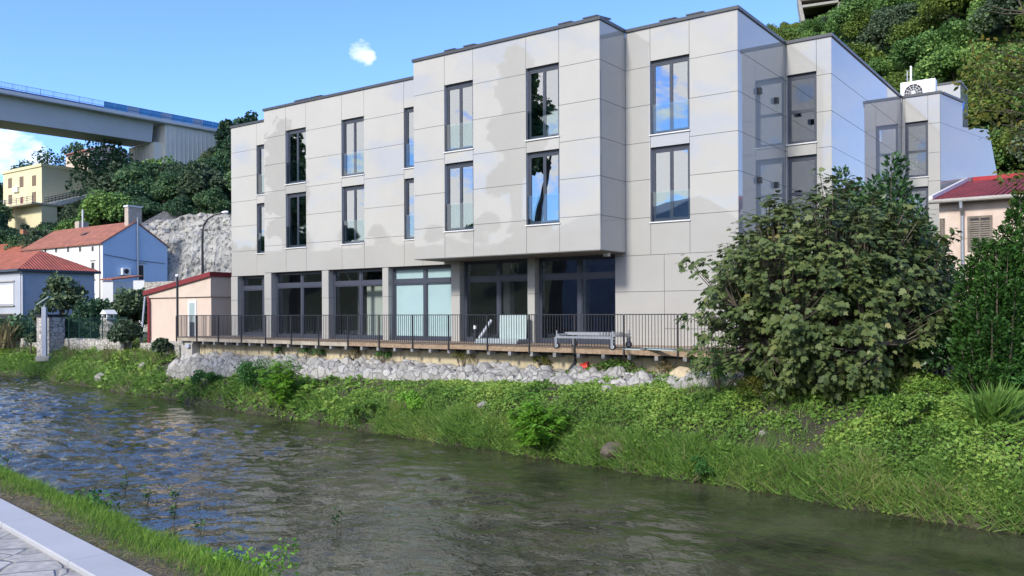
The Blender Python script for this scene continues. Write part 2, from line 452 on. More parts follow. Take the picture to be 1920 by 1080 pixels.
def tile_mat(name, c, pitch, ax=0, dirv=(1, 0, 0)):
    m = mat(name, c, .8, .28, 1.3)
    N, L = m.node_tree.nodes, m.node_tree.links; b = N["Principled BSDF"]
    t = N.new("ShaderNodeTexCoord")
    d = N.new("ShaderNodeVectorMath"); d.operation = 'DOT_PRODUCT'; d.inputs[1].default_value = dirv
    L.new(t.outputs["Object"], d.inputs[0])
    mu = N.new("ShaderNodeMath"); mu.operation = 'MULTIPLY'; mu.inputs[1].default_value = 2 * math.pi / pitch; L.new(d.outputs["Value"], mu.inputs[0])
    sn = N.new("ShaderNodeMath"); sn.operation = 'SINE'; L.new(mu.outputs[0], sn.inputs[0])
    bp = N.new("ShaderNodeBump"); bp.inputs["Strength"].default_value = .8; bp.inputs["Distance"].default_value = .06
    L.new(sn.outputs[0], bp.inputs["Height"]); L.new(bp.outputs[0], b.inputs["Normal"])
    return m
M['tile_u'] = tile_mat("clay_roof_tiles", (.36, .105, .055), .28, dirv=tuple(DV))
M['tile_v'] = tile_mat("clay_roof_tiles_hip", (.36, .085, .05), .28, dirv=tuple(NV))
M['tile_old'] = tile_mat("old_clay_roof_tiles", (.33, .125, .08), .28, dirv=tuple(DV))
M['redroof'] = tile_mat("red_corrugated_roof", (.22, .028, .032), .20, dirv=tuple(DV))
M['concrete'] = mat("viaduct_concrete", (.58, .59, .60), .85, .08, .12)
M['abut'] = mat("abutment_concrete", (.70, .67, .58), .9, .08, .2)
M['bluepanel'] = mat("blue_noise_panel", (.14, .48, .85), .3, .15, .3)
M['palepanel'] = mat("clear_noise_panel", (.48, .58, .70), .25, .12, .3)
M['bluerail'] = mat("blue_guard_rail", (.035, .07, .22), .5, .1)
M['shutter'] = mat("brown_shutter", (.17, .12, .085), .8, .2, 4)
M['shutgrey'] = mat("weathered_shutter", (.17, .145, .12), .85, .25, 5)
M['chim'] = mat("chimney_brick", (.42, .36, .30), .9, .2, 3)
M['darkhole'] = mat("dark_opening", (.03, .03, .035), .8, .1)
M['fence'] = mat("green_fence_wire", (.012, .05, .035), .5, .1)
M['bark'] = mat("bark", (.10, .08, .06), .9, .3, 6, bump=.4)
M['orange_rock'] = rock_mat("orange_rock_face", (.34, .17, .085), (.58, .36, .22), 1.1, .36)
M['kerb'] = mat("white_kerb_stone", (.36, .365, .38), .8, .06, 1.5, bump=.06, bscale=60)
M['paving'] = stone_mat("stone_flags", (.37, .355, .325), (.24, .225, .205), 3.2, .045, .5, (1, 1, 1), .12)
M['blue_tarp'] = mat("blue_plastic", (.03, .11, .42), .45, .1)
M['red'] = mat("red_plastic", (.50, .03, .015), .4, .1)
M['sheet'] = mat("pale_green_board", (.34, .42, .42), .6, .06)
M['bluegrey'] = mat("blue_grey_paint", (.40, .43, .50), .5, .05)

LG = [(.0, (.020, .042, .009)), (.35, (.044, .088, .016)), (.65, (.080, .142, .024)), (1, (.145, .195, .04))]
M['cover'] = leaf_mat("ground_cover_leaf", LG, .32, .5, .7, isl=.45, gain=2.15)
M['blade'] = leaf_mat("grass_blade", [(0, (.035, .072, .014)), (.4, (.07, .135, .026)), (.75, (.11, .18, .04)), (1, (.20, .20, .075))], .35, .5, .45, isl=.5)
M['straw'] = leaf_mat("dry_grass_blade", gain=1.0, ramp=[(0, (.13, .11, .05)), (.5, (.22, .18, .09)), (1, (.30, .26, .14))], transl=.3, rough=.6, patch=.6)
M['nblade'] = leaf_mat("near_grass_blade", gain=1.75, ramp=[(0, (.04, .085, .012)), (.5, (.085, .16, .022)), (1, (.17, .25, .045))], transl=.4, rough=.5, patch=.8, isl=.6)
M['fig'] = leaf_mat("fig_leaf", gain=1.75, ramp=[(0, (.028, .044, .015)), (.4, (.052, .075, .024)), (.75, (.082, .100, .032)), (.92, (.14, .112, .036)), (1, (.20, .135, .035))], transl=.22, rough=.5, patch=.5, spec=.25, isl=.6)
M['laurel'] = leaf_mat("laurel_leaf", [(0, (.012, .032, .012)), (.5, (.022, .055, .018)), (1, (.05, .095, .03))], .2, .35, .6, .5)
M['privet'] = leaf_mat("privet_leaf", gain=1.7, ramp=[(0, (.014, .04, .008)), (.5, (.03, .075, .014)), (1, (.07, .14, .028))], transl=.28, rough=.45, patch=.6)
M['autumn'] = leaf_mat("yellowing_leaf", gain=1.2, ramp=[(0, (.05, .075, .015)), (.45, (.10, .115, .022)), (.8, (.19, .155, .03)), (1, (.24, .13, .05))], transl=.35, rough=.5, patch=.8)
M['oak'] = leaf_mat("hill_foliage", gain=3.1, ramp=[(0, (.018, .038, .012)), (.35, (.034, .068, .018)), (.7, (.068, .112, .028)), (1, (.115, .15, .04))], transl=.25, rough=.55, patch=.22, isl=.4)
M['darkoak'] = leaf_mat("dark_hill_foliage", gain=3.2, ramp=[(0, (.010, .022, .012)), (.4, (.018, .038, .018)), (.75, (.034, .060, .025)), (1, (.06, .085, .035))], transl=.2, rough=.55, patch=.25, isl=.4)
M['pine'] = leaf_mat("pine_needles", [(0, (.008, .022, .014)), (.5, (.016, .036, .02)), (1, (.03, .055, .028))], .15, .5, .4)
M['lime'] = leaf_mat("bright_shrub_leaf", gain=1.9, ramp=[(0, (.045, .115, .012)), (.5, (.085, .19, .02)), (1, (.15, .27, .04))], transl=.38, rough=.45, patch=.9)
M['midshrub'] = leaf_mat("shrub_leaf", [(0, (.02, .06, .014)), (.5, (.036, .10, .022)), (1, (.07, .15, .035))], .3, .5, .9)
M['olive'] = leaf_mat("olive_leaf", [(0, (.03, .05, .025)), (.5, (.06, .09, .045)), (1, (.11, .14, .08))], .25, .5, .6)

M['oak2'] = leaf_mat("yellow_green_foliage", gain=2.2, ramp=[(0, (.03, .05, .012)), (.4, (.06, .09, .018)), (.75, (.10, .13, .026)), (1, (.15, .14, .035))], transl=.25, rough=.55, patch=.25, isl=.4)
M['oak3'] = leaf_mat("grey_green_foliage", gain=2.0, ramp=[(0, (.022, .036, .02)), (.4, (.04, .062, .034)), (.75, (.065, .09, .05)), (1, (.10, .12, .07))], transl=.2, rough=.55, patch=.25, isl=.4)

# ------------------------------------------------------------------ ground, river, banks
S2 = math.sqrt(2)
SHORE = 17.45            # distance u of the far waterline, u = (X+Y)/sqrt2 ; v = (X-Y)/sqrt2 runs along the river
def XY(u, v): return (u + v) / S2, (u - v) / S2
def hill_left(X, Y):
    q = Y + .15 * (X + 40)
    f = sstep((X + 64) / 16)
    h = (6.5 + 5 * f) * sstep((q - 109.5) / 2.0) + (.27 + .13 * f) * np.clip(q - 112, 0, 52) + .10 * np.clip(q - 164, 0, 120)
    return h * sstep((22 - X) / 40)
def hill_right(X, Y):
    k = X + .35 * Y
    f = sstep((k - 45) / 66)
    return (52 * f + .12 * np.clip(k - 111, 0, 150)) * (1 - .92 * sstep((X - .645 * Y - 3) / 11))
def hill_west(X, Y):
    k = (-X - .66 * np.clip(Y, 0, 400) - 38) / 70
    return 13 * sstep(k)
def plain(X, Y):
    u = (X + Y) / S2; v = (X - Y) / S2
    return 2.05 + .012 * np.clip(u - 21, 0, 60) - .55 * sstep((-v - 58) / 25) * sstep((30 - u) / 8)
def H(X, Y):
    u = (X + Y) / S2
    far = plain(X, Y) + hill_left(X, Y) + hill_right(X, Y)
    near = 2.3 + hill_west(X, Y)
    z = np.where(u > 12, far + hill_west(X, Y) * (X < -30), near)
    low = -.9
    z = np.where((u > -.5) & (u < 21), low, z)
    return z
xs = np.concatenate([np.linspace(-2500, -200, 14), np.arange(-192, 152, 2.0), np.linspace(160, 2500, 14)])
ys = np.concatenate([np.linspace(-2500, -90, 14), np.arange(-84, 236, 2.0), np.linspace(246, 4000, 16)])
GX, GY = np.meshgrid(xs, ys, indexing='ij')
GZ = H(GX, GY) + .35 * vnoise(GX * .12, GY * .12, 3) * sstep((H(GX, GY) - 6) / 6)
g = grid_mesh("ground", M['ground'], GX, GY, GZ - .03); g["kind"] = "structure"

def profile(s, v):
    """height of the far bank s metres up from the waterline"""
    z = np.interp(s, [-2, -.25, 0, .18, .5, 1.0, 1.8, 2.6, 3.4, 4.4, 6.5], [-.9, -.28, 0, .30, .55, .92, 1.38, 1.68, 1.92, 2.06, 2.12])
    k = 1 - .24 * sstep((-v - 52) / 22)
    return np.where(z > 0, z * k, z)
def shore_wob(v): return .34 * vnoise(v * .4, v * 0 + 3.3, 11, 3) + .20 * vnoise(v * 1.7, v * 0 + 8.1, 12, 2)
def bank_z(u, v):
    s = u - SHORE + shore_wob(v)
    return profile(s, v) + (.10 * vnoise(u * .9, v * .9, 21, 4) + .05 * vnoise(u * 3.1, v * 3.1, 22, 3)) * sstep((s + .2) / .8)
def bank_at(x, y):
    """bank surface under a line of sight"""
    for k in np.arange(12, 75, .05):
        p = at(x, y, k); u = (p.x + p.y) / S2; v = (p.x - p.y) / S2
        if u > SHORE - .3 and p.z < float(bank_z(np.array([u]), np.array([v]))[0]):
            return Vector((p.x, p.y, float(bank_z(np.array([u]), np.array([v]))[0])))
    return at(x, y, 40)
vs = np.concatenate([np.arange(-150, -70, 1.0), np.arange(-70, -30, .3), np.arange(-30, 6, .16), np.arange(6, 60, 1.2)])
ss_ = np.concatenate([np.arange(-1.6, 0, .2), np.arange(0, 4.6, .15), np.arange(4.6, 6.6, .4)])
UU, VV = np.meshgrid(ss_ + SHORE, vs, indexing='ij')
BX, BY = XY(UU, VV)
b = grid_mesh("river_bank", M['soil'], BX, BY, bank_z(UU, VV)); b["kind"] = "structure"

def near_z(u, v):
    z = np.interp(u, [-.5, 2.1, 2.6, 3.0, 3.35, 4.0, 5.2, 6.0], [2.28, 2.30, 2.24, 2.10, 1.82, 1.1, .05, -.7])
    return z + .05 * vnoise(u * 2.2, v * 2.2, 31, 4) * sstep((u - 2.1) / .4)
nv = np.concatenate([np.arange(-120, -22, 1.0), np.arange(-22, 4, .12), np.arange(4, 60, 1.0)]); nu = np.concatenate([[-.5, 1.0, 2.0], np.arange(2.1, 6.05, .11)])
UU, VV = np.meshgrid(nu, nv, indexing='ij'); BX, BY = XY(UU, VV)
b = grid_mesh("near_bank", mat("near_soil", (.07, .055, .033), .95, c2=(.17, .135, .085), scale=2.2, bump=.6), BX, BY, near_z(UU, VV)); b["kind"] = "structure"

# river surface: small real waves near, the rest in the bump
wm = bpy.data.materials.new("river_water"); wm.use_nodes = True
N, L = wm.node_tree.nodes, wm.node_tree.links
pb = N["Principled BSDF"]; pb.inputs["Roughness"].default_value = .03; pb.inputs["IOR"].default_value = 1.33
tcw = N.new("ShaderNodeTexCoord"); mpw = N.new("ShaderNodeMapping")
mpw.inputs["Rotation"].default_value = (0, 0, R(45)); mpw.inputs["Scale"].default_value = (1, 1, 1)
L.new(tcw.outputs["Object"], mpw.inputs[0])
def wnz(sc, st, det=4, dist=0.0):
    m2 = N.new("ShaderNodeMapping"); m2.inputs["Scale"].default_value = st; L.new(mpw.outputs[0], m2.inputs[0])
    n = N.new("ShaderNodeTexNoise"); n.inputs["Scale"].default_value = sc; n.inputs["Detail"].default_value = det; n.inputs["Distortion"].default_value = dist
    L.new(m2.outputs[0], n.inputs[0]); return n.outputs[0]
bedn = wnz(.55, (1, 1, 1), 6); bed2 = wnz(3.0, (1, 1, 1), 4)
ad = N.new("ShaderNodeMath"); ad.operation = 'MULTIPLY_ADD'; ad.inputs[1].default_value = .35; L.new(bed2, ad.inputs[0]); L.new(bedn, ad.inputs[2])
rw = N.new("ShaderNodeValToRGB"); rw.color_ramp.elements[0].position = .48; rw.color_ramp.elements[1].position = .85
rw.color_ramp.elements[0].color = (.019, .022, .012, 1); rw.color_ramp.elements[1].color = (.064, .064, .037, 1)
L.new(ad.outputs[0], rw.inputs[0]); L.new(rw.outputs[0], pb.inputs["Base Color"])
h1 = wnz(1.35, (.8, 1.35, 1), 2, .5); h2 = wnz(6.5, (.8, 1.3, 1), 2, .3); h3 = wnz(.33, (1, 1, 1), 2)
m1 = N.new("ShaderNodeMath"); m1.operation = 'MULTIPLY_ADD'; m1.inputs[1].default_value = .42; L.new(h2, m1.inputs[0]); L.new(h1, m1.inputs[2])
cal = N.new("ShaderNodeMapRange"); cal.inputs[1].default_value = .35; cal.inputs[2].default_value = .62; cal.inputs[3].default_value = .35; cal.inputs[4].default_value = 1.0; L.new(h3, cal.inputs[0])
m2_ = N.new("ShaderNodeMath"); m2_.operation = 'MULTIPLY'; L.new(m1.outputs[0], m2_.inputs[0]); L.new(cal.outputs[0], m2_.inputs[1])
bw = N.new("ShaderNodeBump"); bw.inputs["Strength"].default_value = 1.0; bw.inputs["Distance"].default_value = .05
L.new(m2_.outputs[0], bw.inputs["Height"]); L.new(bw.outputs[0], pb.inputs["Normal"])
wu = np.arange(3.2, 18.7, .11); wv_ = np.concatenate([np.linspace(-220, -82, 20), np.arange(-80, -26, .2), np.arange(-26, 8, .105), np.linspace(9, 90, 12)])
UU, VV = np.meshgrid(wu, wv_, indexing='ij'); BX, BY = XY(UU, VV)
wz_ = .030 * vnoise(UU * 2.0 + .4 * VV, VV * 1.6, 91, 1) + .024 * vnoise(UU * 3.8, VV * 3.2 + .5 * UU, 92, 1) + .015 * vnoise(UU * 5.0 + 3, VV * 4.3, 93, 1)
calm = .45 + .55 * sstep(.5 + 1.1 * vnoise(UU * .22, VV * .16, 94, 2))
calm = calm * (1 - .55 * sstep((UU - 13.2) / 2.6) * sstep((VV + 24) / 9)) * sstep((18.9 - UU) / 1.2)
w = grid_mesh("river_water", wm, BX, BY, wz_ * calm * (.62 + 1.1 * sstep((-VV - 10) / 14))); w["kind"] = "structure"

# promenade: flags and the white kerb
mb = MB()
p = [Vector((*XY(u, v), 2.40)) for u, v in ((-9, -90), (1.90, -90), (1.90, 40), (-9, 40))]
mb.prism([q - Vector((0, 0, .12)) for q in p], (0, 0, .12))
tag(mb.build("pavement", M['paving']), kind="structure")
mb = MB(); vv = -90.0
while vv < 40:
    L_ = 1.45
    a, b_, c, d = (Vector((*XY(u, v), 2.25)) for u, v in ((1.905, vv), (2.16, vv), (2.16, vv + L_ - .009), (1.905, vv + L_ - .009)))
    mb.prism([a, b_, c, d], (0, 0, .185)); vv += L_
tag(mb.build("kerb", M['kerb'], bevel=.008), kind="structure")

# ------------------------------------------------------------------ the new building
BT = 13.70                       # parapet height
DECK = 2.85
BW = -1.776; DW = 4.62; EW = 15.77; SW = 1.45
T_S0, T_A0, T_B0, T_B1, T_C1, T_D1, T_E1 = -24.55, -20.04, -8.80, -.52, 3.545, 5.18, 6.79
JZ = [12.39, 11.08, 9.81, 8.53, 7.23]
apt = thing("apartment_building", FP(-8, 6, DECK), "new three storey apartment block clad in glossy pale panels above the river deck", "building")
wrnd = random.Random(5)
def panel(mb, P, u0, u1, z0, z1, thick=.03, gap=.007):
    """one cladding panel; P(u, depth, z) -> point, depth positive = inwards; each hangs a hair out of true"""
    u0 += gap; u1 -= gap; z0 += gap; z1 -= gap
    if u1 - u0 < .02 or z1 - z0 < .02: return
    j = [wrnd.uniform(-.0022, .0022) for _ in range(4)]
    f = [P(u0, j[0], z0), P(u1, j[1], z0), P(u1, j[2], z1), P(u0, j[3], z1)]
    k = [P(u0, thick, z0), P(u1, thick, z0), P(u1, thick, z1), P(u0, thick, z1)]
    mb.quad(*f)
    for i in range(4): mb.quad(f[i], k[i], k[(i + 1) % 4], f[(i + 1) % 4])
def cladding(P, cols):
    """cols: list of (u0, u1, [z breaks]) where a pair separated by None is a hole"""
    mp, mj = MB(), MB()
    for u0, u1, zz in cols:
        for a, b_ in zip(zz[:-1], zz[1:]):
            if a is None or b_ is None: continue
            panel(mp, P, u0, u1, a, b_)
            mj.quad(P(u0, .032, a), P(u1, .032, a), P(u1, .032, b_), P(u0, .032, b_))
    w = mp.build("wall", M['panel'], apt)
    mj.build("wall_backing", M['joint'], w)
    return w
W2Z = (10.05, 12.55); W1Z = (7.07, 9.59)
ZA = [5.95] + JZ[::-1] + [BT]
WINZ = [5.95, 7.05, None, 9.60, 10.03, None, 12.56, BT]
class WinList(list): pass
windows = []      # (t0, t1, z0, z1, w, leaves, balustrade)
def tx(x, y, w): return tz(x, y, w)[0]
def front(w, t0, t1, wins, zs, zlow=None, extra=()):
    """columns of a street front with window bays wins = [(ta, tb)]"""
    P = lambda u, d, z: FP(u, w + d, z)
    cols = []; t = t0
    for ta, tb in wins:
        if ta > t: cols.append((t, ta, zs))
        zz = list(WINZ)
        if zlow: zz[0] = zlow
        cols.append((ta, tb, zz)); t = tb
    if t < t1: cols.append((t, t1, zs))
    return P, cols
# window bays measured on each plane
bA = [(tx(535.5, 300, 0), tx(573.5, 300, 0)), (tx(640.5, 300, 0), tx(682.5, 300, 0)), (tx(757.5, 300, 0), tx(757.5, 300, 0) + 1.02)]
bB = [(tx(833.5, 270, BW), tx(887, 270, BW)), (tx(986.5, 270, BW), tx(1048.5, 270, BW))]
bC = [(tx(1219.5, 270, 0), tx(1293, 270, 0))]
bD = [(tx(1475.5, 200, DW), tx(1531, 200, DW))]
bE = [(tx(1697, 270, EW), tx(1740, 270, EW))]
bS = [(tx(481, 300, SW), tx(481, 300, SW) + 1.0)]
P, c = front(0, T_A0, T_B0 + .6, bA, ZA); cladding(P, c)
ZB = [6.07] + JZ[::-1] + [BT]
P, c = front(BW, T_B0, T_B1, bB, ZB, 6.07); cladding(P, c)
P, c = front(0, T_B1, T_C1, bC, ZA); cladding(P, c)
tj = tx(1245.5, 520, 0); tr = tx(1153.5, 560, 0)
cladding(lambda u, d, z: FP(u, d, z), [(tr, tj, [DECK, 4.70, 5.95]), (tj, T_C1, [DECK, 3.43, 4.70, 5.95]), (tr, T_B1, [5.95, 6.06])])
Pd, c = front(DW, T_C1, T_D1, bD, [2.2, 3.43, 4.7, 5.95] + JZ[::-1] + [BT], 2.2); cladding(Pd, c)
Pe, c = front(EW, T_D1, T_E1, bE, [2.2, 3.43, 4.7, 5.95] + JZ[::-1] + [BT], 2.2); cladding(Pe, c)
Ps, c = front(SW, T_S0, T_A0 + .5, bS, ZA); cladding(Ps, c)
# returns
def ret(t, w0, w1, zs, flip=1): cladding(lambda u, d, z: FP(t - d, u, z), [(w0, w1, zs)])
ret(T_B1, BW, 0, ZB)
ret(T_C1, 0, DW, [2.2, 3.43, 4.70] + ZA)
ret(T_D1, DW, EW, [2.2, 3.43, 4.70] + ZA)
cladding(lambda u, d, z: FP(T_B0 + d, u, z), [(BW, 0, ZB)])
cladding(lambda u, d, z: FP(T_A0 + d, u, z), [(0, SW, [DECK] + ZA)])
cladding(lambda u, d, z: FP(T_S0 + d, u, z), [(SW, 14, [2.0, DECK] + ZA)])
# the last wing's end wall runs at another angle and steps down
ev = Vector((.734, .679, 0)); e0 = FP(T_E1, EW, 0); en = Vector((.679, -.734, 0))
PE = lambda u, d, z: e0 + ev * u - en * d + Vector((0, 0, z))
def e_u(x):   # distance along the end wall for a photo column
    r = ray(x, 250); A = np.array([[ev.x, -r.x], [ev.y, -1.0]]); s = np.linalg.solve(A, [-e0.x, -e0.y]); return float(s[0])
u1, u2, u3 = e_u(1805), e_u(1858), e_u(1882)
mbp, mbj = MB(), MB()
def epoly(pts):
    f = [PE(u, 0, z) for u, z in pts]; mbp.poly(f); mbj.poly([PE(u, .032, z) for u, z in pts])
gz = .006
epoly([(0.01, 12.39 + gz), (u1, 12.39 + gz), (u1, BT), (0.01, BT)])
zc2 = 12.9
epoly([(u1 + gz, 12.39 + gz), (u2, 12.39 + gz), (u2 - .4, zc2), (u1 + gz, 12.55)])
for za, zb in zip([2.2, 4.7, 7.23, 9.81], [4.7, 7.23, 9.81, 12.39]):
    f_ = lambda z: u2 + (12.39 - z) / (12.39 - 9.0) * (u3 - u2) if z > 9.0 else u3
    epoly([(0.01, za + gz), (f_(za), za + gz), (f_(zb), zb - gz), (0.01, zb - gz)])
w_ = mbp.build("wall", M['panel'], apt); mbj.build("wall_backing", M['joint'], w_)

# parapet cap and roofs
mb = MB(); ch, pr = .11, .05
def cap(a, b_, out):
    a, b_ = Vector(a), Vector(b_); d = (b_ - a).normalized(); o = Vector(out)
    mb.obox(a + o * pr - d * pr + Vector((0, 0, BT)), (b_ - a) + d * 2 * pr, -o * .35, (0, 0, ch))
cap(FP(T_A0, 0, 0), FP(T_B0, 0, 0), -NV); cap(FP(T_B0, BW, 0), FP(T_B1, BW, 0), -NV); cap(FP(T_B1, BW + .36, 0), FP(T_B1, 0 - .06, 0), DV)
cap(FP(T_B1 + .06, 0, 0), FP(T_C1, 0, 0), -NV); cap(FP(T_C1, .36, 0), FP(T_C1, DW - .06, 0), DV)
cap(FP(T_C1 + .06, DW, 0), FP(T_D1, DW, 0), -NV); cap(FP(T_D1, DW + .36, 0), FP(T_D1, EW - .06, 0), DV)
cap(FP(T_D1 + .06, EW, 0), FP(T_E1, EW, 0), -NV); cap(FP(T_S0, SW, 0), FP(T_A0 - .06, SW, 0), -NV)
cap(PE(.36, 0, 0), PE(u1, 0, 0), en)
cap(FP(T_B0, BW + .36, 0), FP(T_B0, -.06, 0), -DV)
mb.build("parapet_cap", M['cap'], apt)
RZ = BT - .35
mb = MB()
mb.prism([FP(T_A0 + .05, .05, RZ), FP(T_B0 + .05, .05, RZ), FP(T_B0 + .05, BW + .05, RZ), FP(T_B1 - .05, BW + .05, RZ), FP(T_B1 - .05, .05, RZ),
          FP(T_C1 - .05, .05, RZ), FP(T_C1 - .05, DW + .05, RZ), FP(T_D1 - .05, DW + .05, RZ), FP(T_D1 - .05, 24, RZ), FP(T_S0 + .05, 24, RZ), FP(T_S0 + .05, SW + .05, RZ), FP(T_A0 + .05, SW + .05, RZ)], (0, 0, .2))
mb.prism([FP(T_D1 - .05, EW + .05, RZ - .05), FP(T_E1 - .05, EW + .05, RZ - .05), PE(u1, .05, RZ - .05), PE(u1, .05, RZ - .05) - DV * 6], (0, 0, .2))
mb.prism([PE(u1, .05, 12.1), PE(u2, .05, 12.1), PE(u2, .05, 12.1) - DV * 6, PE(u1, .05, 12.1) - DV * 6], (0, 0, .2))
mb.build("roof", M['plinth'], apt)
mb = MB()
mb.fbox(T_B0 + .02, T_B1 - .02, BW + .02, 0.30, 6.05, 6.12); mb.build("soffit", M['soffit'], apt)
# interior: floors and dark back walls seen through the panes
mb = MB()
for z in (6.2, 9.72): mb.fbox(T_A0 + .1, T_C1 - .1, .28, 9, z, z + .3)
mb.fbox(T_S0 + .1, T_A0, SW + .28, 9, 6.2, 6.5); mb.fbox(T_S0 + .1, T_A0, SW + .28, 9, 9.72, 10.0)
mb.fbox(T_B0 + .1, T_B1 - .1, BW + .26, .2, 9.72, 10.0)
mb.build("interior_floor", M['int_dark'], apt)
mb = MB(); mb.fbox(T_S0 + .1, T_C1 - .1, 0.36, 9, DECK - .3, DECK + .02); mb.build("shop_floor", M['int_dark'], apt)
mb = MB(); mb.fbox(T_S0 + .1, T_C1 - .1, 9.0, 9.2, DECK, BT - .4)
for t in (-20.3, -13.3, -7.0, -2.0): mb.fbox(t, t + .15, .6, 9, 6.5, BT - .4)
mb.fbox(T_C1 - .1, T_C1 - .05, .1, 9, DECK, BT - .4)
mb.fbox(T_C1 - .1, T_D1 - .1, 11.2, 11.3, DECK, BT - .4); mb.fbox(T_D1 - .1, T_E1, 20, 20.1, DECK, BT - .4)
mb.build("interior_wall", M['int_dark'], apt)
for t, w in ((-16.0, 2.2), (-12.2, 4.0), (-7.3, 2.0), (-4.4, 3.2), (-1.35, 3.4)):
    mb = MB(); mb.fbox(t, t + .32, w, w + .32, DECK + .02, 6.2); mb.build("interior_column", M['int_wall'], apt)

# windows
def window(w, t0, t1, z0, z1, kind="double", bal=True):
    rec = .19
    mb = MB(); f = .065; fw0, fw1 = w + rec - .075, w + rec
    mb.fbox(t0, t0 + f, fw0, fw1, z0, z1); mb.fbox(t1 - f, t1, fw0, fw1, z0, z1)
    mb.fbox(t0 + f, t1 - f, fw0, fw1, z1 - f - .04, z1); mb.fbox(t0 + f, t1 - f, fw0, fw1, z0, z0 + f)
    sash = .055; tm = (t0 + t1) / 2
    parts = []
    if kind == "double": parts = [(t0 + f, tm, z0 + f, z1 - f - .04), (tm, t1 - f, z0 + f, z1 - f - .04)]
    elif kind == "stack":
        zm = z0 + (z1 - z0) * .47
        parts = [(t0 + f, t1 - f, z0 + f, zm), (t0 + f, t1 - f, zm, z1 - f - .04)]
    else: parts = [(t0 + f, t1 - f, z0 + f, z1 - f - .04)]
    g = MB()
    for a, b_, c, d in parts:
        s0, s1 = fw0 + .012, fw1 - .008
        mb.fbox(a + .003, a + sash, s0, s1, c + .003, d - .003); mb.fbox(b_ - sash, b_ - .003, s0, s1, c + .003, d - .003)
        mb.fbox(a + sash, b_ - sash, s0, s1, c + .003, c + sash); mb.fbox(a + sash, b_ - sash, s0, s1, d - sash, d - .003)
        g.quad(FP(a + sash - .01, s0 + .03, c + sash - .01), FP(b_ - sash + .01, s0 + .03, c + sash - .01), FP(b_ - sash + .01, s0 + .03, d - sash + .01), FP(a + sash - .01, s0 + .03, d - sash + .01))
    win = mb.build("window", M['frame'], apt)
    g.build("pane", M['glass'], win)
    rv = MB()
    for pts in (((t0, 0), (t0, 1)), ((t1, 1), (t1, 0))):
        pass
    e = .003
    rv.fbox(t0 - .04, t0 - e, w + .036, w + rec + .06, z0 - .02, z1 + .02); rv.fbox(t1 + e, t1 + .04, w + .036, w + rec + .06, z0 - .02, z1 + .02)
    rv.fbox(t0 - .04, t1 + .04, w + .036, w + rec + .06, z1 + .022, z1 + .06)
    rv.build("reveal", M['panel'] if False else M['sill'], win)
    s = MB(); s.fbox(t0 - .035, t1 + .035, w - .045, w + rec - .08, z0 - .045, z0 - .004); s.build("sill", M['sill'], win)
    if bal:
        bg = MB(); bg.quad(FP(t0 + .05, w + .04, z0 + .05), FP(t1 - .012, w + .04, z0 + .05), FP(t1 - .012, w + .04, z0 + 1.02), FP(t0 + .05, w + .04, z0 + 1.02)); bg.build("balustrade", M['bglass'], win)
        bc = MB(); bc.fbox(t0 + .012, t0 + .05, w + .02, w + .065, z0 + .01, z0 + 1.02); bc.build("clamp_rail", M['frame'], win)
for bays, w, kd, bal in ((bA[:2], 0, "double", True), (bA[2:], 0, "single", True), (bB, BW, "double", True), (bC, 0, "double", True),
                         (bD, DW, "stack", False), (bE, EW, "stack", False), (bS, SW, "single", True)):
    for ta, tb in bays:
        window(w, ta, tb, *W2Z, kd, bal); window(w, ta, tb, *W1Z, kd, bal)

# ground floor: piers and shopfronts
def pier(x0, x1, w, ztop, y=560):
    a, b_ = tx(x0, y, w), tx(x1, y, w)
    mb = MB(); P = lambda u, d, z: FP(u, w + d, z)
    panel(mb, P, a, b_, DECK, 4.70); panel(mb, P, a, b_, 4.70, ztop)
    P2 = lambda u, d, z: FP(b_ - d, w + u, z)
    panel(mb, P2, 0, .40, DECK, 4.70); panel(mb, P2, 0, .40, 4.70, ztop)
    P3 = lambda u, d, z: FP(a + d, w + u, z)
    panel(mb, P3, 0, .40, DECK, 4.70); panel(mb, P3, 0, .40, 4.70, ztop)
    o = mb.build("pier", M['panel'], apt)
    mj = MB(); mj.fbox(a + .034, b_ - .034, w + .034, w + .42, DECK, ztop); mj.build("pier_core", M['joint'], o)
    return a, b_
pS0 = pier(433.3, 445.5, SW, 5.94)
p1 = pier(495.5, 508.6, 0, 5.94); p2 = pier(603.6, 616, 0, 5.94); p3 = pier(717, 728, 0, 5.94)
p4 = pier(846, 862, 0, 6.05); p5 = pier(989, 1002.5, 0, 6.05)
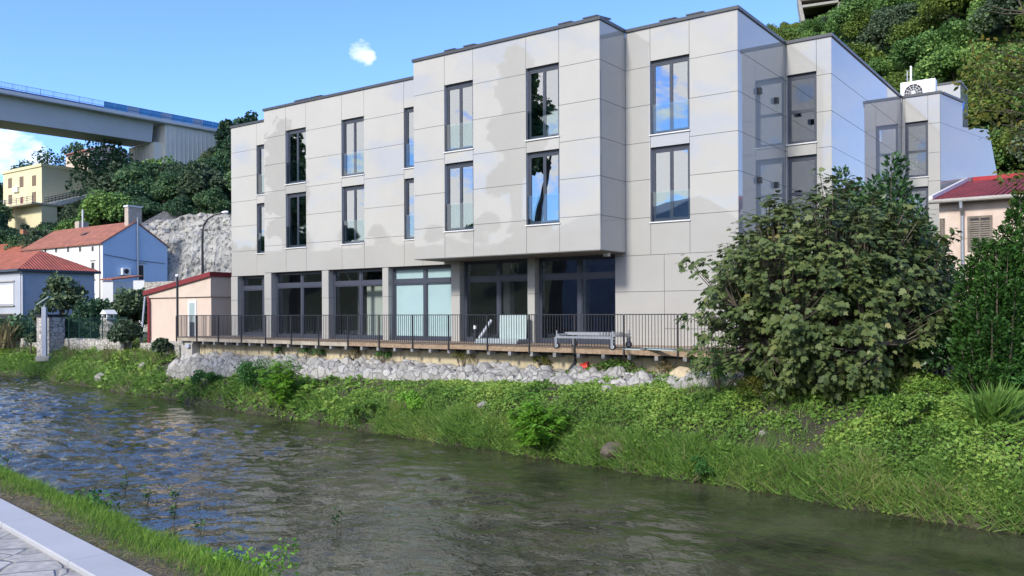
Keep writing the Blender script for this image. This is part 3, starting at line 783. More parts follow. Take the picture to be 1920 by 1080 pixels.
def shopfront(a, b_, w, ztop, doors=(0, 1), film=False):
    rec = .30; f = .075; w0, w1 = w + rec, w + rec + .09
    zt = DECK + 2.40
    mb = MB(); m_ = a + (b_ - a) * .52
    mb.fbox(a, a + f, w0, w1, DECK, ztop); mb.fbox(b_ - f, b_, w0, w1, DECK, ztop); mb.fbox(a + f, b_ - f, w0, w1, ztop - f, ztop)
    mb.fbox(m_ - f * .8, m_ + f * .8, w0 - .004, w1, DECK, ztop - f)
    for x0, x1 in ((a + f, m_ - f * .8), (m_ + f * .8, b_ - f)):
        mb.fbox(x0, x1, w0, w1, zt, zt + .15); mb.fbox(x0, x1, w0, w1, DECK, DECK + .14)
        for z0, z1 in ((DECK + .14, zt), (zt + .15, ztop - f)):
            s = .05
            mb.fbox(x0, x0 + s, w0 + .015, w1 - .01, z0, z1); mb.fbox(x1 - s, x1, w0 + .015, w1 - .01, z0, z1)
            mb.fbox(x0 + s, x1 - s, w0 + .015, w1 - .01, z0, z0 + s); mb.fbox(x0 + s, x1 - s, w0 + .015, w1 - .01, z1 - s, z1)
    sf = mb.build("shopfront", M['frame'], apt)
    g = MB(); fm = MB()
    for x0, x1 in ((a + f, m_ - f * .8), (m_ + f * .8, b_ - f)):
        for z0, z1 in ((DECK + .18, zt - .04), (zt + .19, ztop - f - .04)):
            g.quad(FP(x0 + .04, w0 + .045, z0), FP(x1 - .04, w0 + .045, z0), FP(x1 - .04, w0 + .045, z1), FP(x0 + .04, w0 + .045, z1))
            fm.quad(FP(x0 + .04, w0 + .075, z0), FP(x1 - .04, w0 + .075, z0), FP(x1 - .04, w0 + .075, z1), FP(x0 + .04, w0 + .075, z1))
    g.build("pane", M['shopglass'], sf)
    if film: fm.build("window_film", M['film'], sf)
    return sf
shopfront(pS0[1], pS0[1] + 3.3, SW, 5.94)
shopfront(p1[1], p2[0], 0, 5.94); shopfront(p2[1], p3[0], 0, 5.94); shopfront(p3[1], p4[0], 0, 5.94, film=True)
shopfront(p4[1], p5[0], 0, 6.05); shopfront(p5[1], tr, 0, 6.05)
mb = MB(); a = tr + .034; mb.fbox(tr + .003, tr + .034, .034, .40, DECK, 6.04); mb.build("reveal", M['panel'], apt)
# lintel faces above the shopfront glass (between the panel edge and the frames)
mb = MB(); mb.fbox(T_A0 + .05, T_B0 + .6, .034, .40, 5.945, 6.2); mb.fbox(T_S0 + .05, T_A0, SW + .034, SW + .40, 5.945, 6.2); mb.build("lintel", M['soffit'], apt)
# small fittings on the building: cube wall lamps of the gap between the wings, soffit lamp, pendant cables
def side_box(t, x, y, s=.17):
    w, z = wz(x, y, t); mb = MB()
    mb.fbox(t, t + .13, w - s / 2, w + s / 2, z - s * .6, z + s * .6); o = mb.build("wall_lamp", M['black'], apt, bevel=.01)
    m2 = MB(); m2.fbox(t + .02, t + .10, w - s * .3, w + s * .3, z - s * .6 - .012, z - s * .6 - .001); m2.build("lamp_glass", M['sill'], o)
for x, y in ((1421, 171), (1453, 189), (1421, 338), (1453, 347)): side_box(T_C1, x, y)
mb = MB(); t_, z_ = tx(1138, 482, -.5), 6.05
mb.fbox(t_ - .09, t_ + .09, -.6, -.42, 5.93, 6.048); mb.build("soffit_lamp", M['white'], apt)
for x, y, w in ((569.5, 515, 1.2), (493.5, 521, 2.6)):
    t_ = tx(x, y, w); mb = MB(); c_ = FP(t_, w, 0)
    mb.lathe((c_.x, c_.y, 0), [(5.52, .03), (5.54, .10), (5.60, .11), (5.66, .06), (5.70, .05), (5.74, .10), (5.95, .10), (6.0, .02), (6.2, .015)]); mb.build("pendant_lamp", M['white'], apt)
for x0, y0, x1, y1, w in ((958, 495, 967, 516, .8), (971, 497, 967, 516, .8), (645, 505, 660, 533, 1.0), (650, 508, 662, 535, 1.0)):
    t0_, z0_ = tz(x0, y0, w); t1_, z1_ = tz(x1, y1, w)
    mb = MB(); mb.tube([FP(t0_, w, z0_ + .3), FP(t0_, w, z0_), FP((t0_ + t1_) / 2 + (.06 if x0 < x1 else -.06) * -1, w, (z0_ + z1_) / 2), FP(t1_, w, z1_)], .012, 5); mb.build("cable", M['sill'], apt)
# white board behind the third shopfront, and a plastered strip behind the fifth
mb = MB(); t_ = tx(688, 560, 1.0); mb.fbox(t_, t_ + 1.05, 1.0, 1.12, DECK + .02, 5.2); mb.build("partition", mat("pale_partition", (.50, .50, .44), .8, .04), apt)

# on the roof
def roof_panel(w, t0, t1, n):
    o = thing("solar_collector", FP((t0 + t1) / 2, w + .5, BT - .15), n, "solar panel", "solar panels along the roof edge")
    mb = MB(); a = FP(t0, w + .06, BT + .17); e1 = DV * (t1 - t0); e2 = NV * 1.0 + Vector((0, 0, .14)); e3 = Vector((0, 0, .045))
    mb.obox(a, e1, e2, e3); mb.build("panel", M['cap'], o, bevel=.006)
    mb = MB()
    for t in (t0 + .08, t1 - .14): mb.fbox(t, t + .06, w + .4, w + .46, BT - .16, BT + .16); mb.fbox(t, t + .06, w + .9, w + .96, BT - .16, BT + .22)
    mb.build("leg", M['steel'], o)
    m3 = MB(); m3.fbox(t1 + .03, t1 + .06, w + .2, w + .5, BT + .1, BT + .2); m3.build("clamp", M['white'], o)
for w, x0, x1, y, n in ((0, 549, 574, 190, "dark solar panel edge on the roof, leftmost of all on the long front"), (0, 578, 598, 186, "dark solar panel on the roof, second from the left end"),
    (BW, 830, 849, 100, "dark solar panel on the projecting block, above its left window"), (BW, 866, 886, 92, "dark solar panel on the projecting block, right of the left window"),
    (BW, 1044, 1068, 53, "dark solar panel on the projecting block above its right window"), (BW, 1090, 1117, 41, "dark solar panel at the right corner of the projecting block"),
    (0, 1234, 1264, 45, "dark solar panel on the roof above the recessed front, left one of the pair"), (0, 1284, 1316, 34, "dark solar panel on the roof above the recessed front, right one of the pair")):
    roof_panel(w, tx(x0, y, w), tx(x1, y, w), n)
# outdoor unit with fan
c0 = at(1688, 172, 41.6); c0.z = RZ + .15
ac = thing("outdoor_unit", (c0.x, c0.y, RZ + .15), "white fan coil outdoor unit standing on the rear wing roof", "air conditioner")
zA = EYE + ray(1690, 157).z * 41.6; zB = zA - 1.02
mb = MB(); L_ = at(1741, 150, 41.6).x - at(1688, 150, 41.6).x
L_ = L_ / DV.x * .92
mb.obox(Vector((c0.x, c0.y, zB)), DV * L_, NV * .45, (0, 0, 1.06)); mb.build("casing", M['white'], ac, bevel=.03)
fc = Vector((c0.x, c0.y, zB + .50)) + DV * (L_ * .38) - NV * .012
ring = MB(); pts = [fc + (DV * math.cos(q) + Vector((0, 0, 1)) * math.sin(q)) * .41 for q in np.linspace(0, 2 * math.pi, 25)[:-1]]
ring.poly(pts); ring.build("fan_opening", M['darkhole'], ac)
gr = MB()
for q in np.linspace(0, 2 * math.pi, 13)[:-1]: gr.tube([fc - NV * .02, fc - NV * .02 + (DV * math.cos(q) + Vector((0, 0, 1)) * math.sin(q)) * .41], .012, 5)
for r_ in (.1, .2, .3, .41): gr.tube([fc - NV * .02 + (DV * math.cos(q) + Vector((0, 0, 1)) * math.sin(q)) * r_ for q in np.linspace(0, 2 * math.pi, 25)], .009, 5)
gr.tube([fc - NV * .01, fc - NV * .05], .07, 10)
gr.build("fan_guard", M['sill'], ac)
lg = MB()
for q in (.15, L_ - .25): lg.obox(Vector((c0.x, c0.y, RZ + .1)) + DV * q + NV * .1, DV * .08, NV * .3, (0, 0, zB - RZ - .1))
lg.build("foot", M['steel'], ac)
a0 = at(1708, 160, 42.8)
an = thing("antenna_mast", (a0.x, a0.y, RZ + .15), "thin white antenna mast with crossbars behind the roof fan unit", "antenna")
mb = MB(); zt = EYE + ray(1709, 124).z * 42.8; mb.tube([(a0.x, a0.y, RZ + .1), (a0.x, a0.y, zt)], .045, 8); mb.build("mast", M['white'], an)
mb = MB()
for dz, l in ((.35, .32), (.55, .26), (.15, .22)): mb.tube([(a0.x - l, a0.y, zt - dz - .1), (a0.x + l * .4, a0.y, zt - dz - .1)], .018, 6)
mb.tube([(a0.x - .18, a0.y, zt - .75), (a0.x - .18, a0.y, zt - .25)], .018, 6)
mb.build("crossbar", M['steel'], an)
# stair head on the last roof
mb = MB(); q0 = at(1741, 168, 44.5); q1 = at(1792, 160, 44.5)
LL = (q1.x - q0.x) / DV.x * .85
mb.obox(Vector((q0.x, q0.y, RZ)), DV * LL, NV * 2.4, (0, 0, EYE + ray(1770, 163).z * 44.5 - RZ)); mb.build("roof_access", M['panel'], apt)
mb = MB(); mb.obox(Vector((q0.x, q0.y, EYE + ray(1770, 163).z * 44.5)) - NV * .04 - DV * .04, DV * (LL + .08), NV * 2.48, (0, 0, .1)); mb.build("parapet_cap", M['cap'], apt)
q = PE(e_u(1815), .6, 12.3)
tp = thing("tarpaulin", (q.x, q.y, 12.3), "blue plastic sheet heaped on the stepped roof of the rear wing", "tarpaulin")
mb = MB(); mb.obox((q.x - .1, q.y, 12.3), ev * .9, en * -.5, (.1, 0, 1.1)); mb.tube([PE(u1, .1, 12.9), PE(u1 + 1.0, .3, 13.9)], .04, 6); mb.build("sheet", M['blue_tarp'], tp)

# ------------------------------------------------------------------ river terrace: deck, railing, wall, stones
EL, ER = Vector((-16.7, 43.4, 0)), Vector((6.6, 24.45, 0))
ed = (ER - EL).normalized(); eo = Vector((ed.y, -ed.x, 0))     # along the edge; out over the river
ELEN = (ER - EL).length
def EP(s, o, z): return EL + ed * s + eo * o + Vector((0, 0, z))
deck = thing("terrace_deck", EP(ELEN / 2, -1, DECK), "long brown timber deck on joists between the shopfronts and the river bank", "deck")
mb = MB()
top = [EP(0, 0, DECK - .035), EP(ELEN, 0, DECK - .035), FP(T_C1 + .3, 0.0, DECK - .035), FP(T_A0, 0.30, DECK - .035), FP(T_A0, SW + .3, DECK - .035), FP(T_S0, SW + .3, DECK - .035), FP(T_S0 - 1.2, SW + .35, DECK - .035)]
mb.prism(top, (0, 0, .035)); mb.build("boards", M['wood'], deck)
rr = random.Random(3)
s = 0.0; k = 0
while s < ELEN - .2:
    l = min(1.86, ELEN - s); mb = MB()
    dz = rr.uniform(-.012, .012)
    mb.obox(EP(s + .01, .035, DECK - .175 + dz), ed * (l - .02), -eo * .033, (0, 0, .155)); mb.build("fascia_board", M['woodgrey'] if s < 13 else M['wood'], deck); s += l
for k in range(31):
    s = .35 + k * .955
    mb = MB(); mb.obox(EP(s, .02, DECK - .32), ed * .12, -eo * 1.6, (0, 0, .14)); mb.build("joist", M['joist'], deck)
mb = MB(); mb.obox(EP(0.1, -.30, DECK - .26), ed * (ELEN - .2), -eo * .06, (0, 0, .22)); mb.build("ledger_beam", M['black'], deck)

railing = thing("railing", EP(ELEN / 2, .05, DECK), "long black metal balustrade along the river edge of the deck", "railing")
bay = 1.86; nb = int(ELEN // bay)
RT = DECK + 1.085
for k in range(nb + 1):
    s = min(k * bay, ELEN); mb = MB()
    mb.obox(EP(s - .022, .09, DECK - .22), ed * .044, -eo * .05, (0, 0, RT - DECK + .20)); mb.build("post", M['rail'], railing)
for k in range(nb):
    s0 = k * bay; mb = MB()
    mb.obox(EP(s0 + .023, .085, RT - .025), ed * (bay - .046), -eo * .04, (0, 0, .03))
    mb.obox(EP(s0 + .023, .078, DECK + .03), ed * (bay - .046), -eo * .026, (0, 0, .02))
    n = 16
    for i in range(1, n + 1):
        s = s0 + bay * i / (n + 1); mb.obox(EP(s - .0075, .073, DECK + .05), ed * .015, -eo * .015, (0, 0, RT - DECK - .075))
    mb.build("railing_panel", M['rail'], railing)
# short return of the railing at the far end
mb = MB()
q0 = EP(0, .05, 0); q1 = FP(T_S0 - 1.15, SW + .1, 0); dq = (q1 - q0); nq = int(dq.length / .11); dn = dq.normalized(); so_ = Vector((dn.y, -dn.x, 0))
mb.obox(q0 + Vector((0, 0, RT - .025)), dq, so_ * .04, (0, 0, .03))
for i in range(1, nq): mb.obox(q0 + dn * (i * .11) + Vector((0, 0, DECK)), dn * .015, so_ * .015, (0, 0, RT - DECK - .02))
mb.build("railing_panel", M['rail'], railing)
lampp = thing("lamp_post", EP(.05, .03, DECK), "slim black lamp post rising from the far corner of the deck railing", "lamp post")
mb = MB(); mb.tube([EP(.05, .03, DECK), EP(.05, .03, DECK + 3.0)], .055, 10); mb.build("pole", M['black'], lampp)
mb = MB(); mb.lathe(EP(.05, .03, 0), [(DECK + 3.0, .07), (DECK + 3.06, .10), (DECK + 3.12, .08), (DECK + 3.14, .02)]); mb.build("lamp_head", M['white'], lampp)

rw_ = thing("retaining_wall", EP(ELEN / 2, -.55, 2.0), "stained cream retaining wall in the shade under the timber deck", "wall")
mb = MB(); mb.obox(EP(1.2, -.5, 1.2), ed * (ELEN - .2), -eo * .4, (0, 0, 1.38)); mb.build("wall", M['retain'], rw_)
mb = MB(); mb.obox(EP(.15, -.1, 1.0), ed * 1.0, -eo * .8, (0, 0, 1.6)); mb.build("end_pier", M['plinth'], rw_)
mb = MB(); mb.obox(EP(.75, -.08, 2.35), ed * .3, eo * .1, (0, 0, .16)); mb.build("junction_box", M['bluegrey'], rw_)

# cemented stones at the foot of the wall
sN, oN = 330, 40
sv = np.linspace(-2.5, ELEN + 1.5, sN); ov = np.linspace(0, 1, oN)
SS, OO = np.meshgrid(sv, ov, indexing='ij')
wid = np.interp(sv, [-2.5, 0, 3, 8, 14, 20, 26, 32], [.7, .95, 1.15, 1.3, 1.45, 1.6, 1.75, 1.7])[:, None]
ztop = np.interp(sv, [-2.5, -.8, .3, 1.5, 3, 32], [1.05, 1.25, 1.85, 2.02, 2.06, 2.14])[:, None]
zdrop = np.interp(sv, [-2.5, 0, 6, 12, 20, 32], [.30, .40, .46, .42, .24, .10])[:, None]
off = -.48 + OO * wid
zz = ztop - zdrop * (OO ** 1.5) - .9 * sstep((OO - .93) / .07)
def cell(x, y, seed):
    r = np.random.default_rng(seed); n = 700; px = r.uniform(-4, 34, n); py = r.uniform(-1.5, 3, n); d1 = np.full(x.shape, 9.); d2 = d1.copy(); h = np.zeros(x.shape); t = r.random(n)
    for i in range(n):
        d = np.hypot(x - px[i], (y - py[i]) * 1.1); m = d < d1
        d2 = np.where(m, d1, np.minimum(d2, d)); h = np.where(m, t[i], h); d1 = np.where(m, d, d1)
    return d2 - d1, h
e_, h_ = cell(SS, off, 4)
zz = zz + (sstep(e_ / .30) * .22 - .10 + (h_ - .5) * .26) * sstep((OO + .05) / .2) + .05 * vnoise(SS * 5, off * 5, 8)
RX = EL.x + ed.x * SS + eo.x * off; RY = EL.y + ed.y * SS + eo.y * off
st = grid_mesh("stone_revetment", M['rock'], RX, RY, zz, smooth=True); tag(st, "band of cemented grey white stones at the foot of the cream retaining wall", "embankment")

def s_at(x, o=-.4):
    r = ray(x, 690); b_ = EL + eo * o; k = b_.dot(eo) / (r.x * eo.x + r.y * eo.y); p = r * k
    return (Vector((p.x, p.y, 0)) - b_).dot(ed)
# things on the deck
def on_deck(x, y, z=DECK): return on_z(x, y, z)
def caster(mb_w, mb_f, c, ax):
    up = Vector((0, 0, 1)); s = Vector((ax.y, -ax.x, 0))
    mb_w.tube([c + s * -.03 + up * .11, c + s * .03 + up * .11], .11, 14)
cb = [on_deck(x, y) for x, y in ((1044, 654), (1077, 650), (1149, 657), (1179, 652))]
dly = thing("trolley", (cb[0] + cb[3]) / 2, "galvanised low trolley on four swivel castors parked on the deck", "trolley")
ax = (cb[2] - cb[0]); ax.z = 0; ax.normalize()
for c in cb:
    mw, mf = MB(), MB(); caster(mw, mf, c, ax); wv = mw.build("wheel", M['black'], dly, smooth=False)
    s_ = Vector((ax.y, -ax.x, 0)); mh = MB(); mh.tube([c + s_ * -.035 + Vector((0, 0, .11)), c + s_ * .035 + Vector((0, 0, .11))], .06, 10); mh.build("rim", M['white'], wv)
    mf.obox(c + s_ * .045 - ax * .04 + Vector((0, 0, .08)), ax * .08, s_ * .012, (0, 0, .24)); mf.obox(c - s_ * .057 - ax * .04 + Vector((0, 0, .08)), ax * .08, s_ * .012, (0, 0, .24))
    mf.obox(c - s_ * .06 - ax * .06 + Vector((0, 0, .32)), ax * .12, s_ * .12, (0, 0, .04)); mf.tube([c + Vector((0, 0, .34)), c + Vector((0, 0, .58))], .022, 8)
    mf.build("castor_fork", M['steel'], dly)
mb = MB(); z_ = Vector((0, 0, .36))
for a, b_ in ((0, 2), (1, 3)): mb.obox(cb[a] + z_ - Vector((0, 0, .02)), cb[b_] - cb[a], Vector((ax.y, -ax.x, 0)) * .07, (0, 0, .07))
for a, b_ in ((0, 1), (2, 3)): mb.obox(cb[a] + z_ + Vector((0, 0, .052)), cb[b_] - cb[a], ax * .07, (0, 0, .06))
mb.build("frame", M['steel'], dly)
mb = MB(); m0 = cb[1] * .8 + cb[0] * .2; mb.obox(m0 + Vector((0, 0, .42)), (cb[3] - cb[1]) * .97, (cb[0] - cb[1]) * .35, (0, 0, .09)); mb.build("load_tray", M['steel'], dly)

p0 = on_deck(937, 643.5); 
ta, tb = tx(938, 620, -.35), tx(988, 620, -.35)
gs = thing("board_stack", FP((ta + tb) / 2, -.3, DECK), "pale greenish boards stacked upright against the shopfront pier", "board stack")
for i in range(3):
    mb = MB(); mb.obox(FP(ta + .05 * i, -.42 + i * .06, DECK + .1), DV * (tb - ta - .08 * i), NV * .035, NV * .05 + Vector((0, 0, .98 - .02 * i))); mb.build("board", M['sheet'], gs)
mb = MB(); mb.fbox(ta - .05, tb + .05, -.5, .05, DECK, DECK + .1); mb.build("pallet", M['bluegrey'], gs)
sh = thing("sheet_pack", FP(tx(930, 645, -.9), -.9, DECK), "flat pack of pale sheets lying on the deck before the boards", "sheet pack")
for i in range(3):
    mb = MB(); t0_ = tx(897, 645, -.9); mb.obox(FP(t0_ + .03 * i, -1.15, DECK + .01 + .055 * i), DV * 1.95, NV * .7, (0, 0, .05)); mb.build("sheet", M['sheet'] if i != 1 else M['bluegrey'], sh)
t0_, t1_ = tx(900, 638, -.55), tx(911, 608, -.55)
tu = thing("tube", FP(t0_, -.55, DECK), "grey tube leaning against the dark shopfront", "tube")
mb = MB(); mb.tube([FP(t0_, -.6, DECK + .16), FP(t1_ + .05, -.25, DECK + .86)], .07, 10); o = mb.build("pipe", M['steel'], tu)
mb = MB(); mb.fbox(t0_ - .2, t0_ - .08, -.7, -.55, DECK, DECK + .5); mb.fbox(t0_ - .195, t0_ - .085, -.695, -.555, DECK + .5, DECK + .68); mb2 = thing("canister", FP(t0_ - .14, -.62, DECK), "small dark canister with white cap beside the leaning tube", "canister"); mb.build("body", M['black'], mb2)
m3 = MB(); m3.fbox(t0_ - .2, t0_ - .08, -.71, -.66, DECK + .53, DECK + .66); m3.build("cap", M['white'], mb2)
pk = thing("plank_pile", on_deck(1225, 657), "pale planks lying flat at the deck edge beyond the trolley", "planks")
for i, (xa, ya, xb, yb) in enumerate(((1167, 655.6, 1200, 657), (1200, 655, 1262, 659), (1205, 653, 1300, 657))):
    a, b_ = on_deck(xa, ya), on_deck(xb, yb); mb = MB(); d_ = b_ - a; n_ = Vector((-d_.y, d_.x, 0)).normalized()
    mb.obox(a + Vector((0, 0, .005)), d_, n_ * .14, (0, 0, .03)); mb.build("plank", M['sheet'], pk)
# pieces lying under the deck by the wall
q = EP(s_at(1098), -.25, 2.06)
tag(thing("bucket", q, "red plastic bucket lying among creepers under the deck", "bucket"))
bk = bpy.data.objects["bucket"]; mb = MB(); mb.tube([q + Vector((-.1, 0, .12)), q + Vector((.16, -.1, .16))], [.13, .17], 14); mb.build("body", M['red'], bk)
mb = MB(); mb.tube([q + Vector((.16, -.1, .16)), q + Vector((.18, -.108, .163))], [.185, .185], 14); mb.build("rim", M['red'], bk)
dp0, dp1 = EP(s_at(1072) + .1, -.42, 2.62), EP(s_at(1072) - .1, -.38, 2.05)
dr = thing("drain_hose", dp1, "short black drain hose hanging down the cream wall under the deck", "hose")
mb = MB(); mb.tube([dp0, (dp0 + dp1) / 2 + Vector((.12, 0, .05)), dp1], .06, 8); mb.build("hose", M['black'], dr)
bo = bank_at(1283, 704)
def boulder(name, c, r, label, seed, m=None, flat=.7):
    import bmesh
    bm = bmesh.new(); bmesh.ops.create_icosphere(bm, subdivisions=3, radius=1)
    rs = np.random.default_rng(seed); ds = rs.normal(size=(9, 3)); ds /= np.linalg.norm(ds, axis=1)[:, None]; hs = rs.uniform(.62, .95, 9)
    for v in bm.verts:
        k = 1.0
        for d, h in zip(ds, hs):
            t = v.co.dot(Vector(d)); 
            if t > h: v.co -= Vector(d) * (t - h)
        v.co *= 1 + .05 * math.sin(v.co.x * 7 + seed) * math.cos(v.co.y * 6 + v.co.z * 5)
        v.co.x *= r; v.co.y *= r * .85; v.co.z *= r * flat
    me = bpy.data.meshes.new(name); bm.to_mesh(me); bm.free(); me.materials.append(m or M['boulder'])
    o = bpy.data.objects.new(name, me); col.objects.link(o); o.location = c; o.rotation_euler = (0, 0, seed)
    return tag(o, label, "boulder")
q = EP(s_at(1280, 0), .05, 1.98); boulder("boulder", q + Vector((0, 0, .12)), .42, "pale yellow boulder under the deck end beside the big fig bush", 2, mat("yellow_limestone", (.46, .38, .25), .9, .15, 3))
for i, (x, y, r_, lab) in enumerate(((192, 712, .42, "broken white rock in the grass at the far waterline"), (270, 690, .32, "grey rock slab in the grass left of the deck corner"),
      (85, 672, .24, "pale stone in the grass before the squared stone pillar"), (1545, 878, .09, "small white stone low on the grass bank below the fig bush"),
      (1812, 922, .13, "small white stone near the waterline at the bank's near end"), (905, 765, .22, "pale flat stone half hidden in the middle of the grass bank"),
      (1430, 815, .10, "tiny grey stone in the grass bank under the fig bush"), (1150, 857, .4, "muddy brown stone at the waterline in mid bank"), (1137, 735, .2, "whitish stone in the grass just below the revetment"))):
    boulder("rock", bank_at(x, y) + Vector((0, 0, r_ * .25)), r_, lab, 10 + i, M['mud'] if 'muddy' in lab else None)

# ------------------------------------------------------------------ generic house
def house(name, label, p0, L_, D_, z0, z1, wall, roof=None, rise=2.0, rtype='gable_d', cat="house", over=.35, side=None, rmat=None):
    """p0 = right front corner on the ground; front runs along -DV for L_, depth along NV for D_"""
    p0 = Vector((p0[0], p0[1], 0)); h = thing(name, (p0.x, p0.y, z0), label, cat)
    G = lambda a, b_, z: p0 - DV * a + NV * b_ + Vector((0, 0, z))
    mb = MB(); mb.prism([G(0, 0, z0), G(L_, 0, z0), G(L_, D_, z0), G(0, D_, z0)], (0, 0, z1 - z0))
    if rtype == 'gable_d':   # ridge runs along the front
        mb.cur = 0
        for a in (0, L_ - .25): mb.prism([G(a, 0, z1), G(a, D_, z1), G(a, D_ / 2, z1 + rise)], -DV * .25)
    w = mb.build("wall", wall, h)
    if side:
        mb = MB()
        if rtype == 'gable_d': mb.poly([G(-.012, .01, z0), G(-.012, D_ - .01, z0), G(-.012, D_ - .01, z1), G(-.012, D_ / 2, z1 + rise - .02), G(-.012, .01, z1)])
        else: mb.poly([G(-.012, .01, z0), G(-.012, D_ - .01, z0), G(-.012, D_ - .01, z1 - .01), G(-.012, .01, z1 - .01)])
        mb.build("side_wall", side, h)
    if roof:
        mb = MB(); t = .14; o = over
        if rtype == 'gable_d':
            sl_ = rise / (D_ / 2)
            for f, b0 in ((-o, D_ / 2), (D_ + o, D_ / 2)):
                zf = z1 - sl_ * o
                pts = [G(-.12, f, zf + .03), G(L_ + .12, f, zf + .03), G(L_ + .12, b0, z1 + rise + .03), G(-.12, b0, z1 + rise + .03)]
                mb.prism(pts, (0, 0, t))
        elif rtype == 'hip':
            i_ = D_ / 2
            a = [G(-o, -o, z1), G(L_ + o, -o, z1), G(L_ + o, D_ + o, z1), G(-o, D_ + o, z1)]; r0, r1 = G(i_, i_, z1 + rise), G(L_ - i_, i_, z1 + rise)
            mb.poly([a[0], a[1], r1, r0]); mb.poly([a[2], a[3], r0, r1]); mb.cur = 1; mb.poly([a[3], a[0], r0]); mb.poly([a[1], a[2], r1]); mb.cur = 2
            mb.prism([p - Vector((0, 0, .2)) for p in a], (0, 0, .195))
        elif rtype == 'flat':
            mb.prism([G(-o, -o, z1 + .002), G(L_ + o, -o, z1 + .002), G(L_ + o, D_ + o, z1 + .002), G(-o, D_ + o, z1 + .002)], (0, 0, rise))
        mb.build("roof", roof, h)
    return h, G
def hwin(h, G, a0, a1, z0, z1, face='front', pane=None, frame=None, trim=None, out=.03, slat=0):
    """window on a house: frame, pane and surround"""
    if face == 'front': Q = lambda u, o, z: G(u, -o, z)
    else: Q = lambda u, o, z: G(-o, u, z)
    A = Q(a0, 0, 0); du = Q(a1, 0, 0) - A; o1 = Q(a0, 1, 0) - A
    f = MB(); t = min(.09, (a1 - a0) * .14); e = du.normalized()
    W = du.length
    f.obox(Q(a0, .004, z0), e * t, o1 * out, (0, 0, z1 - z0)); f.obox(Q(a0, .004, z0) + e * (W - t), e * t, o1 * out, (0, 0, z1 - z0))
    f.obox(Q(a0, .004, z0) + e * t, e * (W - 2 * t), o1 * out, (0, 0, t)); f.obox(Q(a0, .004, z1 - t) + e * t, e * (W - 2 * t), o1 * out, (0, 0, t))
    w = f.build("window", frame or M['whitewall'], h)
    p = MB(); p.obox(Q(a0, .006, z0 + t) + e * t, e * (W - 2 * t), o1 * .008, (0, 0, z1 - z0 - 2 * t)); p.build("pane", pane or M['darkhole'], w)
    if slat:
        s = MB(); n = int((z1 - z0 - 2 * t) / slat)
        for i in range(n):
            for q0, q1 in ((t, W / 2 - .03), (W / 2 + .03, W - t)):
                s.obox(Q(a0, .016, z0 + t + i * slat) + e * q0, e * (q1 - q0), o1 * .02, o1 * -.012 + Vector((0, 0, slat * .7)))
        s.obox(Q(a0, .016, z0 + t) + e * (W / 2 - .028), e * .056, o1 * (out - .01), (0, 0, z1 - z0 - 2 * t))
        s.build("shutter", frame, w)
    if trim:
        s = MB(); s.obox(Q(a0, .004, z0 - .14) - e * .15, e * (W + .3), o1 * .12, (0, 0, .1)); s.build("sill", trim, w)
        s = MB(); s.obox(Q(a0, .004, z1 + .12) - e * .15, e * (W + .3), o1 * .10, (0, 0, .1)); s.build("lintel", trim, w)
    return w

# peach hut at the far end of the deck
c_r = at(396, 560, 46.6); c_l = at(281, 560, 50.0); hd = (c_r - c_l); hd.z = 0; HL = hd.length; hd.normalize(); hn = Vector((-hd.y, hd.x, 0))
hut = thing("hut", (c_r.x, c_r.y, 2.2), "peach plastered hut with maroon edged sloping roof beyond the deck", "hut")
HP = lambda a, b_, z: Vector((c_l.x, c_l.y, 0)) + hd * a + hn * b_ + Vector((0, 0, z))
zl, zr = 5.0, 5.95
mb = MB(); mb.box8([HP(0, 0, 2.15), HP(HL, 0, 2.15), HP(HL, 5, 2.15), HP(0, 5, 2.15), HP(0, 0, zl), HP(HL, 0, zr), HP(HL, 5, zr), HP(0, 5, zl)]); mb.build("wall", M['pink'], hut)
mb = MB(); mb.box8([HP(-.12, -.10, 4.93), HP(HL + .10, -.10, 4.93), HP(HL + .1, 5.1, 4.93), HP(-.12, 5.1, 4.93), HP(-.12, -.1, zl + .12), HP(HL + .1, -.1, zr + .04), HP(HL + .1, 5.1, zr + .04), HP(-.12, 5.1, zl + .12)]); mb.build("cornice_band", M['pinkband'], hut)
mb = MB(); mb.box8([HP(-.35, -.22, zl + .07), HP(HL + .2, -.22, zr + .05), HP(HL + .2, 5.3, zr + .05), HP(-.35, 5.3, zl + .07), HP(-.35, -.22, zl + .33), HP(HL + .2, -.22, zr + .30), HP(HL + .2, 5.3, zr + .30), HP(-.35, 5.3, zl + .33)]); mb.build("roof", M['maroon'], hut)
mb = MB(); mb.obox(HP(-.04, -.04, 1.5), hd * (HL + .08), hn * 5.1, (0, 0, 1.0)); mb.build("plinth", M['plinth'], hut)
mb = MB(); mb.tube([HP(-.02, -.12, zl), HP(.08, -.12, zl - .3), HP(.08, -.12, 2.35), HP(-.35, -.12, 2.2)], .075, 10); mb.build("downpipe", M['redpipe'], hut)
a0, a1 = (at(354, 600, 47.8) - HP(0, 0, 0)).dot(hd), (at(371, 600, 47.4) - HP(0, 0, 0)).dot(hd)
mb = MB(); F_ = .12
mb.obox(HP(a0, -.05, 2.75), hd * F_, hn * .048, (0, 0, 2.0)); mb.obox(HP(a1 - F_, -.05, 2.75), hd * F_, hn * .048, (0, 0, 2.0)); mb.obox(HP(a0 + F_, -.05, 4.6), hd * (a1 - a0 - 2 * F_), hn * .048, (0, 0, .15))
wd = mb.build("door_frame", M['white'], hut)
mb = MB(); mb.obox(HP(a0 + F_, -.03, 3.55), hd * (a1 - a0 - 2 * F_), hn * .028, (0, 0, 1.05))
for i in range(9): mb.obox(HP(a0 + F_, -.045, 3.6 + i * .11), hd * (a1 - a0 - 2 * F_), hn * .014, (0, 0, .07))
mb.build("blind", M['sheet'], wd)
